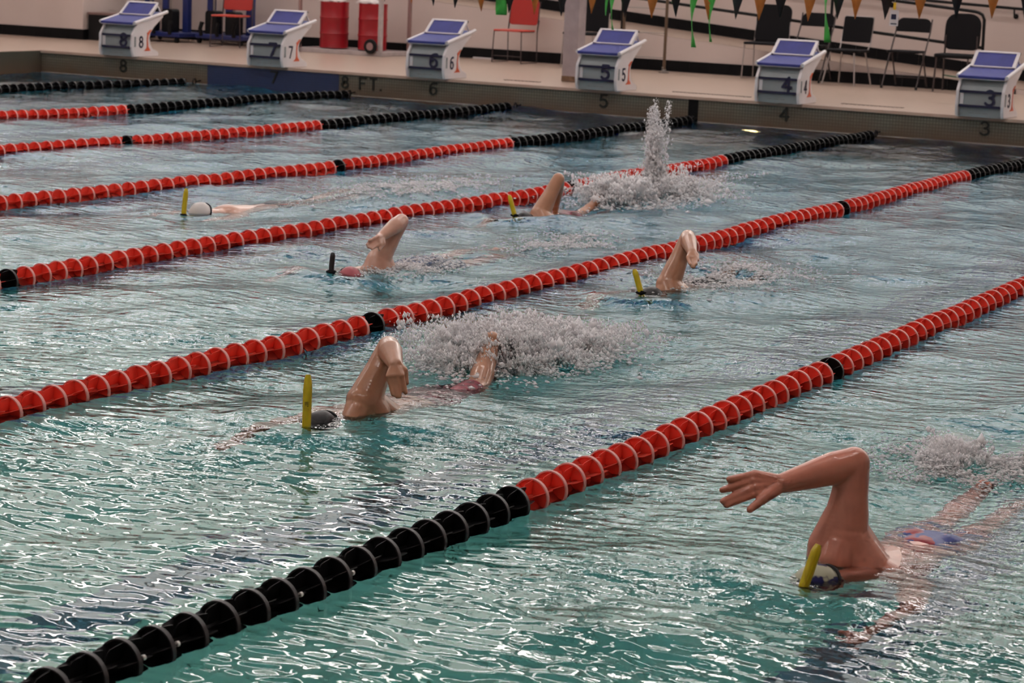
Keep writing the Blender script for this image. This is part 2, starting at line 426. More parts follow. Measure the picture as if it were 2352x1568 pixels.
def water():
    x = np.concatenate([np.arange(PX0+.02, 6, .045), np.arange(6, PX1-.02, .03), [PX1-.02]])
    y = np.concatenate([np.arange(PY0+.02, -8, .03), np.arange(-8, -.04, .04), [-.02]])
    X, Y = np.meshgrid(x, y); Z = WH(X, Y)
    nx, ny = len(x), len(y); n = nx*ny
    v = np.stack([X.ravel(), Y.ravel(), Z.ravel()], 1)
    idx = np.arange(n).reshape(ny, nx)
    q = np.stack([idx[:-1, :-1], idx[:-1, 1:], idx[1:, 1:], idx[1:, :-1]], -1).reshape(-1, 4)
    # sides and bottom close the volume just above the basin floor
    ring = np.concatenate([idx[0, :], idx[1:, -1], idx[-1, -2::-1], idx[-2:0:-1, 0]])
    lo = v[ring].copy(); lo[:, 2] = -2.62; nr = len(ring)
    v = np.concatenate([v, lo]); b = np.arange(n, n+nr)
    r2 = np.roll(ring, -1); b2 = np.roll(b, -1)
    side = np.stack([ring, b, b2, r2], -1)
    allq = np.concatenate([q, side])
    me = bpy.data.meshes.new('pool_water')
    me.vertices.add(len(v)); me.vertices.foreach_set('co', v.ravel())
    nl = len(allq)*4 + nr
    me.loops.add(nl); me.polygons.add(len(allq)+1)
    me.loops.foreach_set('vertex_index', np.concatenate([allq.ravel(), b[::-1]]))
    me.polygons.foreach_set('loop_start', np.concatenate([np.arange(len(allq))*4, [len(allq)*4]]))
    me.polygons.foreach_set('loop_total', np.concatenate([np.full(len(allq), 4), [nr]]))
    sm = np.zeros(len(allq)+1, bool); sm[:len(q)] = True
    me.update(calc_edges=True); me.polygons.foreach_set('use_smooth', sm)
    ch = me.attributes.new('chop', 'FLOAT', 'POINT')
    cv = np.clip((turb(v[:, 0], v[:, 1])-.55)*1.1, .08, 1.0)*np.clip((v[:, 1]+21.5)/4.0, .15, 1); cv = np.maximum(cv, np.clip((v[:, 1]+17.5)/5.0, 0, .6))
    ch.data.foreach_set('value', cv)
    me.materials.append(water_mat())
    tag(link('pool_water', me), 'rippling turquoise pool water filling the swimming lanes', 'water', kind='stuff')
water()

# ------------------------------------------------------------------ lane lines
def soft_plastic(name, c, k):
    # thin moulded polyethylene: lets some light through
    m = mat(name, c, .38, noise=(30, .1)); N, L = nodes(m); p = N['Principled BSDF']; o = N['Material Output']
    t = N.new('ShaderNodeBsdfTranslucent'); t.inputs[0].default_value = (*[min(1, q*1.15) for q in c], 1)
    x = N.new('ShaderNodeMixShader'); x.inputs[0].default_value = k
    L.new(p.outputs[0], x.inputs[1]); L.new(t.outputs[0], x.inputs[2]); L.new(x.outputs[0], o.inputs['Surface']); return m
M['float_red'] = soft_plastic('float_red', (0.88, 0.15, 0.105), .5)
M['rim_red'] = soft_plastic('float_red_rim', (0.92, 0.46, 0.41), .3)
M['float_black'] = mat('float_black', (0.005, 0.005, 0.006), 0.45, spec=.25)
M['rim_black'] = mat('float_black_rim', (0.026, 0.024, 0.026), 0.4)
M['rope'] = mat('steel_cable', (0.25, 0.25, 0.25), 0.4, metal=0.7)
def float_mesh(name, body, rim):
    m = MB(); R = 0.069; ax = (0, 1, 0)
    m.cur = 0
    m.lathe([(0.010, -.0016), (0.066, -.0012), (0.066, .0012), (0.010, .0016)], axis=ax, n=28)
    m.lathe([(.0125, -.072), (.0125, .072)], axis=ax, n=8)
    for k in range(6):
        a = 2*math.pi*k/6; ca, sa = math.cos(a), math.sin(a); t = 0.0011
        prof = [(.010, -.072), (.050, -.072), (.058, -.064), (.062, -.04), (.066, -.002), (.066, .002), (.062, .04), (.058, .064), (.050, .072), (.010, .072)]
        n = len(prof); vs = []
        for s in (-t, t):
            for r, h in prof: vs.append((r*ca - s*sa, h, r*sa + s*ca))
        m.add(vs, [tuple(range(n)), tuple(range(2*n-1, n-1, -1))] + [(i, (i+1) % n, n+(i+1) % n, n+i) for i in range(n)])
    m.cur = 1
    m.lathe([(.0640, -.0080), (R, -.0080), (R, .0080), (.0640, .0080)], axis=ax, n=28, close=True)
    return m.mesh(name, [body, rim])
FLOAT_RED = float_mesh('float_red', M['float_red'], M['rim_red'])
FLOAT_BLK = float_mesh('float_black', M['float_black'], M['rim_black'])
LINES = [
 [(-0.05, -.2), (-0.2, -1.0), (-0.42, -1.84), (-0.5, -3.4), (-.45, -6), (-.2, -12), (0, -22.7)],
 [(2.25, -.2), (2.14, -1.93), (2.2, -4.59), (2.03, -6.4), (2.05, -10), (2.2, -16), (2.286, -22.7)],
 [(4.55, -.2), (4.53, -2.06), (4.59, -4.54), (4.58, -5.67), (4.53, -7.67), (4.39, -9.35), (4.4, -13), (4.57, -22.7)],
 [(6.83, -.2), (6.866, -2.46), (6.9, -4.79), (6.93, -6.33), (6.99, -8.07), (6.96, -9.89), (6.88, -11.17), (6.78, -12.26), (6.75, -16), (6.858, -22.7)],
 [(9.03, -.2), (9.05, -2.41), (9.11, -4.73), (9.155, -8.12), (9.14, -10.3), (9.14, -12.08), (9.09, -12.97), (9.085, -14.08), (9.12, -15.0), (9.14, -22.7)],
 [(11.36, -.2), (11.303, -2.4), (11.275, -4.24), (11.32, -7.69), (11.33, -9.88), (11.405, -12.2), (11.39, -13.58), (11.405, -14.96), (11.38, -16), (11.37, -16.66), (11.37, -17.27), (11.40, -17.87), (11.43, -22.7)],
 [(13.7, -.2), (13.69, -6), (13.681, -11.18), (13.684, -12.55), (13.707, -14.68), (13.722, -16.3), (13.72, -17.16), (13.708, -17.8), (13.71, -18.5), (13.706, -19.0), (13.712, -19.5), (13.69, -20.1), (13.71, -22.7)]]
LINE_LABELS = ['black lane line farthest back, nearest the left pool wall', 'red lane line with black far end ending under block seven',
 'red and black lane line ending between blocks six and seven', 'red lane line ending at the black stripe on the pool wall',
 'red lane line crossed by the tall white splash', 'long red lane line in the middle, beside the swimmer in red shorts',
 'nearest lane line with the long black section in the foreground']
TRANS = [(4.75, 7.9, 15.1, 18.0), (4.62, 7.8, 15.1, 18.0), (4.58, 7.70, 15.1, 18.0), (4.80, 8.10, 15.0, 18.0), (4.75, 8.12, 15.03, 18.0), (4.27, 7.70, 14.97, 18.0), (4.4, 7.7, 14.68, 17.84)]
def lane_lines():
    rng = random.Random(3)
    for i, pts in enumerate(LINES):
        ys = -np.array([p[1] for p in pts]); xs = np.array([p[0] for p in pts])
        t = np.arange(0.2, 22.65, 0.01); xx = np.interp(t, ys, xs)
        xx = np.convolve(np.pad(xx, 40, mode='edge'), np.ones(81)/81, 'valid')
        fx = lambda d: float(np.interp(d, t, xx))
        root = tag(empty('lane_line', (fx(.2), -0.05, 0.02)), LINE_LABELS[i], 'lane line', 'floating lane lines strung along the pool')
        zc = lambda x, y: 0.020 + 0.28*float(WH(np.array([x]), np.array([y]))[0])
        d0, d1, d2, d3 = TRANS[i]; P = 0.148
        # a float sits exactly at each colour change
        d = d0 - P*int((d0-0.28)/P) + P/2 - P
        while d < 22.55:
            x, y = fx(d), -d
            black = d < d0 or d > d3 or abs(d-d1) < P/2 or abs(d-d2) < P/2
            if d > 0.24:
                o = link('float', FLOAT_BLK if black else FLOAT_RED, root)
                o.location = (x - root.location.x, y - root.location.y, zc(x, y) - 0.02)
                o.rotation_euler = ((rng.random()-.5)*.05, -.35+(rng.random()-.5)*.5, math.atan2(-(fx(d+.1)-fx(d-.1)), .2)*-1 + (rng.random()-.5)*.05)
            d += P
        cable = MB().tube([(fx(q)-root.location.x, -q-root.location.y, zc(fx(q), -q)-.02) for q in np.arange(.2, 22.6, .35)], 0.004, 6).build('cable', M['rope'], root)
        hk = MB(); ring = [(0.0, 0.02-0.11+.035*math.cos(a), .0+.035*math.sin(a)) for a in np.linspace(0, 2*math.pi, 15)]
        hk.tube(ring, .009, 6, caps=False); hk.tube([(0, -.055, 0), (0, .045, .01)], .008, 6)
        hk.build('end_hook', M['black'], root, (0, 0.0, 0.02))
        if i == 6:
            vm = mat('white_tag', (.75, .72, .68), .5)
            for d in (19.10, 19.39, 19.99, 20.14):
                MB().lathe([(.008, -.005), (.008, .005)], (fx(d)+.056-root.location.x, -d-root.location.y, .022), (0, 1, 0), 8).build('washer', vm, root)
lane_lines()

# ------------------------------------------------------------------ starting blocks
def starting_block(num, x, label):
    r = tag(empty('starting_block', (x, 0.0, DECK+.004)), label, 'starting block', 'numbered starting blocks along the pool end')
    side = [(.43, 0), (.43, .045), (.40, .065), (.30, .10), (.245, .16), (.225, .24), (.25, .31), (.33, .385), (.52, .505), (.52, .535), (-.04, .425), (-.145, .285), (-.155, .125), (-.145, .07), (-.12, .0)]
    for s in (-1, 1):
        a, b = (.235, .268) if s > 0 else (-.268, -.235)
        sp = MB().prism(side, 0, a, b).build('side_panel', M['white'], r)
        bv = sp.modifiers.new('bevel', 'BEVEL'); bv.width = .006; bv.segments = 2; bv.limit_method = 'ANGLE'
        xs = s*.270
        MB().prism([(-.105, .13), (-.075, .13), (-.075, .26), (-.105, .26)], 0, xs-.003, xs+.002).build('slot', M['grey'], sp)
        digit('side_number', num, .135, .022, M['navy'], sp, (s*.271, .04, .19), (R90, 0, s*R90), .0012, .95)
        lg = [(.10, .075), (.245, .075), (.225, .10), (.195, .125), (.185, .20), (.195, .27), (.235, .315), (.265, .345), (.235, .345), (.16, .30), (.175, .285), (.165, .22), (.165, .13), (.15, .10)]
        MB().prism(lg, 0, xs-.001, xs+.0025).build('logo', M['orange'], sp)
        # white top rail along the panel
        MB().tube([(s*.272, -.115, .435), (s*.272, .60, .575)], .022, 8).build('rail', M['white'], sp)
    # front: grey moulded face between the panels
    fr = MB().prism([(-.098, 0), (.0, 0), (.02, .425), (-.02, .425), (-.10, .285), (-.11, .125), (-.104, .06)], 0, -.236, .236).build('front_panel', M['grey'], r)
    for z, dy in ((.118, -.118), (.272, -.112)):
        MB().box((-.236, dy-.014, z-.013), (.236, dy+.01, z+.013)).build('bar', M['navy'], fr)
    MB().box((-.228, -.118, .136), (-.19, -.105, .255)).build('cutout', M['white'], fr)
    digit('front_number', num, .155, .030, M['navy'], fr, (.105, -.121, .215), (R90*.97, 0, 0), .005, 1.05)
    text('base_print', '— — —', .06, mat('base_print', (.16, .13, .13), .5), fr, (-.02, -.104, .045), (R90, 0, 0), .001)
    # sloping platform with blue tread
    sl = math.atan2(.135, .70)
    Mt = Matrix.Translation((0, -.12, .432)) @ Matrix.Rotation(sl, 4, 'X')
    pf = MB().box((-.262, .0, -.028), (.250, .70, -.002), Mt).build('platform', M['white'], r)
    tr = MB().box((-.266, -.004, -.022), (.250, .44, .012), Mt).build('tread', M['blue'], pf)
    tr.modifiers.new('bevel', 'BEVEL').width = .006
    MB().box((-.25, .46, -.002), (.245, .69, .010), Mt).build('tread', M['blue'], pf)
    # raised kick plate
    kp = Matrix.Translation((0, .265, .525)) @ Matrix.Rotation(math.radians(40), 4, 'X')
    wd = MB()
    wd.box((-.25, 0, -.012), (-.215, .255, .016), kp); wd.box((.215, 0, -.012), (.25, .255, .016), kp); wd.box((-.25, .228, -.012), (.25, .255, .016), kp); wd.box((-.25, 0, -.012), (.25, .012, .012), kp)
    kw = wd.build('kick_plate', M['white'], r)
    MB().box((-.216, .012, -.010), (.216, .229, .010), kp).build('tread', M['blue'], kw)
    for s in (-1, 1):
        MB().tube([(s*.225, .445, .66), (s*.225, .52, .565)], .012, 6).build('strut', M['white'], kw)
    return r
for n, x, l in [('8', -1.31, 'starting block eight beside the dark corner box, leftmost in the row'), ('7', .99, 'starting block seven above the dark blue wall panel'), ('6', 3.30, 'starting block six between the red drums and the red chair'),
             ('5', 5.59, 'starting block five right beside the grey square column'), ('4', 7.84, 'starting block four in front of the black chairs'), ('3', 10.17, 'starting block three at the right edge of the picture')]:
    starting_block(n, x, l)

# ------------------------------------------------------------------ things on the deck
M['red_plastic'] = mat('red_plastic', (0.40, 0.016, 0.010), 0.4)
M['red_seat'] = mat('red_seat_edge', (0.55, 0.045, 0.025), 0.4)
M['red_drum'] = mat('red_drum', (0.33, 0.006, 0.014), 0.35, noise=(5, .08))
M['black_fabric'] = mat('black_fabric', (0.008, 0.0075, 0.009), 0.7, spec=.15)
M['chrome'] = mat('chrome_leg', (0.42, 0.38, 0.37), 0.3, metal=0.7)
M['rod'] = mat('dark_rod', (0.05, 0.035, 0.035), 0.4)
def rounded(w, h, rad, n=5, top_only=False):
    pts = []
    cs = [(w/2-rad, h-rad, 0), (-w/2+rad, h-rad, 90)]
    for cx, cy, a0 in cs:
        for k in range(n+1):
            a = math.radians(a0 + 90*k/n); pts.append((cx+rad*math.cos(a), cy+rad*math.sin(a)))
    if top_only: pts += [(-w/2, 0), (w/2, 0)]
    else:
        r2 = rad*.6
        for cx, cy, a0 in [(-w/2+r2, r2, 180), (w/2-r2, r2, 270)]:
            for k in range(n+1):
                a = math.radians(a0 + 90*k/n); pts.append((cx+r2*math.cos(a), cy+r2*math.sin(a)))
    return pts
def panel(name, w, h, rad, thick, m, parent, z, y, tilt, curve=0.0, top_only=False):
    o = MB().prism(rounded(w, h, rad, 5, top_only), 1, -thick/2, thick/2).build(name, m, parent, (0, y, z))
    o.rotation_euler = (tilt, 0, 0)
    b = o.modifiers.new('bevel', 'BEVEL'); b.width = min(.012, thick*.4); b.segments = 2; b.limit_method = 'ANGLE'
    return o
def seat(w, d, th, m, parent, z, y0, tilt=0.0):
    o = MB().prism([(-w/2+.03, y0), (w/2-.03, y0), (w/2, y0+.05), (w/2-.01, y0+d), (-w/2+.01, y0+d), (-w/2, y0+.05)], 2, z-th/2, z+th/2).build('seat', m, parent)
    b = o.modifiers.new('bevel', 'BEVEL'); b.width = th*.4; b.segments = 2
    return o
def chair(kind, loc, rz, label, sc=1.0):
    r = tag(empty('chair', loc, rz), label, 'chair', 'chairs lined up on the deck'); r.scale = (sc, sc, sc)
    if kind == 'sled':
        seat(.46, .44, .022, M['red_seat'], r, .455, -.24)
        panel('backrest', .45, .36, .07, .016, M['red_plastic'], r, .53, .235, -.16)
        for s in (-1, 1):
            x = s*.235
            MB().tube([(x, .27, .60), (x, .225, .44), (x, .24, .012), (x, -.20, .012), (x*.93, -.19, .44), (x*.9, .18, .44)], .0085, 6).build('leg_frame', M['rod'], r)
            MB().tube([(x, .29, .86), (x, .225, .46)], .008, 6).build('back_post', M['rod'], r)
        MB().tube([(-.225, -.18, .10), (.225, -.18, .10)], .006, 6).build('stretcher', M['rod'], r)
    elif kind == 'folding':
        seat(.40, .36, .028, M['black_fabric'], r, .44, -.22)
        bk = panel('backrest', .43, .17, .085, .022, M['black_fabric'], r, .67, .205, -.22, top_only=True)
        for s in (-1, 1):
            x = s*.215
            MB().tube([(x, .245, .83), (x, .20, .68), (x, -.22, .02)], .010, 6).build('leg', M['rod'], r)
            MB().tube([(x*.9, .02, .44), (x*.9, .26, .02)], .010, 6).build('leg', M['rod'], r)
            for y in (-.225, .262): MB().lathe([(.015, 0), (.015, .03)], (x*(1 if y < 0 else .9), y, 0), n=8).build('rubber_foot', M['black'], r)
        MB().tube([(-.2, .21, .12), (.2, .21, .12)], .007, 6).build('stretcher', M['rod'], r)
    elif kind == 'four':
        seat(.46, .43, .035, M['black_fabric'], r, .445, -.23)
        panel('backrest', .42, .34, .03, .02, M['black_fabric'], r, .55, .215, -.17)
        for sx in (-1, 1):
            for y0, y1 in ((-.17, -.24), (.16, .25)):
                MB().tube([(sx*.17, y0, .43), (sx*.235, y1, .0)], .011, 6).build('leg', M['chrome'], r)
            MB().tube([(sx*.20, .15, .43), (sx*.215, .22, .56), (sx*.205, .29, .88)], .009, 6).build('back_post', M['chrome'], r)
        MB().tube([(-.205, .29, .885), (.205, .29, .885)], .008, 6).build('top_rail', M['chrome'], r)
    elif kind == 'round':
        seat(.48, .46, .05, M['black_fabric'], r, .45, -.25)
        panel('backrest', .46, .46, .15, .035, M['black_fabric'], r, .52, .22, -.14)
        for sx in (-1, 1):
            MB().tube([(sx*.20, -.21, .43), (sx*.215, -.22, .0)], .011, 6).build('leg', M['rod'], r)
            MB().tube([(sx*.20, .21, .70), (sx*.205, .20, .43), (sx*.215, .27, .0)], .011, 6).build('leg', M['rod'], r)
    elif kind == 'shell':
        seat(.46, .44, .03, M['black_fabric'], r, .45, -.24)
        panel('backrest', .46, .47, .10, .022, M['black_fabric'], r, .47, .225, -.20)
        for s in (-1, 1):
            x = s*.225
            MB().tube([(x, .27, .72), (x, .22, .44), (x*1.03, .25, .010), (x*1.03, -.20, .010), (x*.93, -.20, .44), (x*.9, .18, .44)], .008, 6).build('leg_frame', M['chrome'], r)
    return r
ZD = DECK + .003
chair('sled', (-2.02, 3.55, ZD), .18, 'red stacking chair in front of the blue rack, left of block seven')
chair('sled', (2.19, 4.35, ZD), -.05, 'red stacking chair with thin dark legs standing right of block six')
chair('shell', (3.30, 4.30, ZD), .0, 'black shell chair half hidden behind the grey column', 1.05)
chair('shell', (5.88, 4.50, ZD), .05, 'black wide-backed chair on thin chrome legs left of block four', 1.06)
chair('folding', (6.44, 4.70, ZD), .0, 'black chair with a narrow curved back right behind block four', 1.08)
chair('four', (7.02, 4.55, ZD), -.12, 'black square-backed chair with splayed chrome legs right of block four')
chair('folding', (7.80, 4.60, ZD), .0, 'black folding chair with crossed legs, second from block three', 1.08)
chair('round', (8.48, 4.55, ZD), .05, 'black padded chair with large rounded back next to block three', 1.02)

def drum_cart():
    c = tag(empty('drum_cart', (-.62, 4.2, ZD)), 'low grey steel cart with posts carrying the red drums', 'cart')
    lg = mat('cart_paint', (.42, .36, .35), .5, noise=(9, .12)); pk = mat('pink_post', (.26, .15, .14), .5)
    f = MB(); f.box((-.42, -.45, .0), (1.02, -.36, .055)); f.box((-.42, .36, .0), (1.02, .45, .055)); f.box((-.42, -.36, .0), (-.33, .36, .055)); f.box((.93, -.36, .0), (1.02, .36, .055)); f.box((.25, -.36, .0), (.34, .36, .05))
    f.build('base_frame', lg, c)
    MB().box((-.33, -.36, .02), (.93, .36, .045)).build('deck_plate', lg, c)
    MB().box((.945, -.44, .05), (1.0, -.385, 1.35)).build('post', lg, c)
    MB().box((.95, .38, .05), (.99, .43, 1.35)).build('post', pk, c)
    MB().box((-.40, -.42, .05), (-.36, -.38, 1.35)).build('post', pk, c)
    MB().box((-.40, .38, .05), (-.36, .42, 1.35)).build('post', pk, c)
    hub = mat('wheel_hub', (.35, .22, .22), .4, metal=.4)
    for x in (-.40, .86):
        w = MB().lathe([(.05, -.022), (.098, -.022), (.105, -.008), (.105, .008), (.098, .022), (.05, .022)], (x, -.49, .135), (0, 1, 0), 20).build('wheel', M['black'], c)
        MB().lathe([(.02, -.028), (.055, -.024), (.055, .024), (.02, .028)], (x, -.49, .135), (0, 1, 0), 14).build('hub', hub, w)
    for x, y, lab in ((-.06, .02, 'red steel drum with white sheet on top, nearer block seven'), (.55, .08, 'red steel drum behind the grey cart post, nearer block six')):
        d = tag(empty('steel_drum', (-.62+x, 4.2+y, ZD+.056)), lab, 'drum', 'red drums on the grey cart')
        R, H = .205, .66
        prof = [(R*.96, .0), (R*1.02, .008), (R, .02)]
        for z in (.21, .44):
            prof += [(R, z-.02), (R*1.045, z), (R, z+.02)]
        prof += [(R, H-.02), (R*1.02, H-.01), (R*1.02, H), (R*.95, H), (R*.95, H-.012), (.01, H-.012)]
        MB().lathe(prof, n=32).build('barrel', M['red_drum'], d)
        MB().lathe([(.025, 0), (.025, .02), (.018, .025)], (.09, -.05, H-.014), n=10).build('bung', M['metal'], d)
        # folded white sheet slumped over the rim
        sh = MB(); g = 10; vs = []; fs = []
        for iy in range(g+1):
            for ix in range(g+1):
                u, v = ix/g, iy/g
                px = -R*.9 + u*R*1.35; py = -R*.9 + v*R*1.7
                vs.append((px, py, H+.012+.085*math.sin(math.pi*u)*math.sin(math.pi*v)**.6 + .012*math.sin(9*u+5*v)))
        for iy in range(g):
            for ix in range(g): fs.append((iy*(g+1)+ix, iy*(g+1)+ix+1, (iy+1)*(g+1)+ix+1, (iy+1)*(g+1)+ix))
        sh.add(vs, fs, True)
        s = sh.build('white_sheet', mat('white_sheet', (.72, .66, .66), .7), None, (-.62+x, 4.2+y, ZD+.056))
        md = s.modifiers.new('solid', 'SOLIDIFY'); md.thickness = .02
        tag(s, 'folded white sheet lying on the ' + ('drum nearer block seven' if x < 0 else 'drum nearer block six'), 'sheet')
drum_cart()
def blue_rack():
    bp_ = mat('blue_steel', (.012, .022, .125), .4, noise=(4, .1))
    for k, (x, y, lab) in enumerate(((-3.55, 4.15, 'blue steel storage rack on wheels behind block eight'), (-2.55, 4.35, 'blue steel storage rack on wheels behind the red chair'))):
        r = tag(empty('storage_rack', (x, y, ZD), -.05), lab, 'rack', 'blue racks by the back wall')
        b = MB().box((-.42, -.34, .075), (.46, .30, .145)).build('base', bp_, r); b.modifiers.new('bevel', 'BEVEL').width = .012
        for ux in (-.36, -.02, .36):
            MB().box((ux-.05, -.06, .14), (ux+.05, .03, 1.7)).build('upright', bp_, r)
        for z in (.75, 1.25, 1.66): MB().box((-.40, -.03, z-.03), (.42, .03, z+.03)).build('crossbar', bp_, r)
        for ux in (-.2, .17):
            MB().prism(rounded(.2, .34, .05), 1, -.25, -.08).build('weight_box', M['black'], r, (ux, 0, .145))
            MB().tube([(ux, -.165, .48), (ux, -.165, 1.5)], .02, 8).build('guide_rod', M['metal'], r)
        for ux in (-.36, .40):
            for uy in (-.30, .26):
                MB().lathe([(.02, -.018), (.036, -.018), (.036, .018), (.02, .018)], (ux, uy, .036), (1, 0, 0), 14).build('caster', M['black'], r)
        for ux in (-.3, .0, .3):
            MB().tube([(ux, -.34, .12), (ux, -.37, .22), (ux+.02, -.35, .32)], .03, 8).build('pedal', M['black'], r)
blue_rack()
def small_stuff():
    bo = tag(empty('storage_box', (-4.0, 3.28, ZD)), 'black storage box with a brown lid against the left wall corner', 'box')
    MB().box((-.22, -.2, 0), (.22, .2, .37)).build('body', M['black'], bo)
    MB().box((-.235, -.215, .371), (.235, .215, .40)).build('lid', mat('brown_lid', (.20, .12, .11), .5), bo)
    # grey column
    c = tag(empty('steel_column', (4.63, 1.22, DECK+.004)), 'grey square steel column with a rusty foot beside block five', 'column')
    o = MB().box((-.1, -.1, .06), (.1, .1, 9.7)).build('shaft', mat('column_paint', (.34, .28, .29), .55, noise=(7, .12)), c)
    MB().box((-.103, -.103, 0), (.103, .103, .065)).build('rusty_foot', mat('rust', (.16, .09, .05), .8, noise=(25, .4)), c)
    # steel rail stand
    p = tag(empty('rail_stand', (4.45, 4.44, ZD)), 'steel rail stand with two poles and thin crossbars behind block five', 'stand')
    for x, y in ((0, 0), (-.62, -.02)):
        MB().tube([(x, y, .02), (x, y, 1.9)], .021, 10).build('pole', M['bronze'], p)
        MB().lathe([(.07, 0), (.07, .012), (.035, .02), (.03, .05)], (x, y, 0), n=18).build('base_plate', M['metal'], p)
        MB().lathe([(.012, 0), (.012, .03)], (x, y-.03, .07), (0, -1, 0), 8).build('bolt', M['metal'], p)
    for z in (.20, .53, .86, 1.2): MB().tube([(0, 0, z), (-.62, -.02, z)], .007, 6).build('crossbar', M['metal'], p)
    # handrail along the ramp
    rz = lambda x: DECK + .0835*(9.9-x)
    h = tag(empty('ramp_railing', (8.6, 5.08, rz(8.6))), 'black two-bar railing with posts along the front of the ramp', 'railing')
    P = lambda x, hh: (x-8.6, 0, rz(x)+hh-rz(8.6))
    for hh in (.91, .46):
        pts = [P(x, hh) for x in (-3.5, 0, 3, 6.57, 8.52)]
        if hh > .8: pts += [(-.02, 0, .905), (.03, 0, .88), (.06, 0, .82), (.065, 0, .45), (.065, 0, .0)]
        else: pts += [P(8.66, hh)]
        MB().tube(pts, .021, 8).build('rail', M['black'], h)
    for x in (-2.6, .45, 3.5, 6.57):
        MB().tube([P(x, 0), P(x, .91)], .021, 8).build('post', M['black'], h)
    hw = tag(empty('wall_handrail', (8.8, 6.48, 1.3)), 'black wall-mounted handrail on brackets on the back wall', 'handrail')
    Q = lambda x: (x-8.8, 0, 1.35 + .0*(x) + (8.8-x)*.04 - 1.3)
    MB().tube([Q(x) for x in (5, 6.5, 8, 8.8, 10, 12)], .02, 8).build('rail', M['black'], hw)
    for x in (5.2, 6.9, 8.66, 10.6):
        q = Q(x); MB().tube([q, (q[0], q[1]+.02, q[2]-.09), (q[0], .115, q[2]-.11)], .012, 6).build('bracket', M['black'], hw)
        MB().lathe([(.035, 0), (.035, .012)], (q[0], .105, q[2]-.11), (0, 1, 0), 12).build('bracket_plate', M['black'], hw)
    wt = MB().box((0, 0, 0), (.30, .05, .02)).build('floor_strip', M['white'], None, (1.25, 4.9, ZD))
    tag(wt, 'short white strip lying at the foot of the black skirting', 'strip')
    gs = MB().box((0, 0, 0), (.62, .03, .022)).build('green_bar', mat('green_paint', (.06, .16, .10), .5), None, (8.05, 5.4, rz(8.3)+.02))
    gs.rotation_euler = (0, .0835, 0)
    tag(gs, 'thin green bar lying on the ramp behind the rounded chair', 'bar')
    # drain slots in the deck
    dr = mat('drain_grate', (.13, .085, .065), .6)
    for x0, x1, lab in ((4.0, 4.5, 'left of the grey column'), (6.25, 7.25, 'between blocks five and four'), (8.35, 9.1, 'between blocks four and three')):
        g = tag(empty('deck_drain', ((x0+x1)/2, .62, DECK+.002)), 'long narrow brown deck drain ' + lab, 'drain', 'drains in the deck')
        n = int((x1-x0)/.05)
        for i in range(n):
            MB().box((-(x1-x0)/2+i*.05, -.035, 0), (-(x1-x0)/2+i*.05+.03, .035, .004)).build('grate_bar', dr, g)
    # underwater lamp in the end wall
    ul = tag(empty('pool_light', (7.50, -.03, -.40)), 'round warm underwater pool light glowing in the end wall', 'light')
    MB().lathe([(.10, 0), (.13, 0), (.13, .025), (.10, .025)], (0, .02, 0), (0, -1, 0), 24, close=True).build('bezel', M['metal'], ul)
    MB().lathe([(.005, .022), (.06, .018), (.10, .006), (.10, 0), (.005, 0)], (0, .018, 0), (0, -1, 0), 24).build('lens', emit('pool_lamp_glow', (1.0, .66, .25), 14.0), ul)
    MB().tube([(.0, .0, -.55), (.0, .0, -.56)], .03, 8).build('jet', M['metal'], ul)
small_stuff()
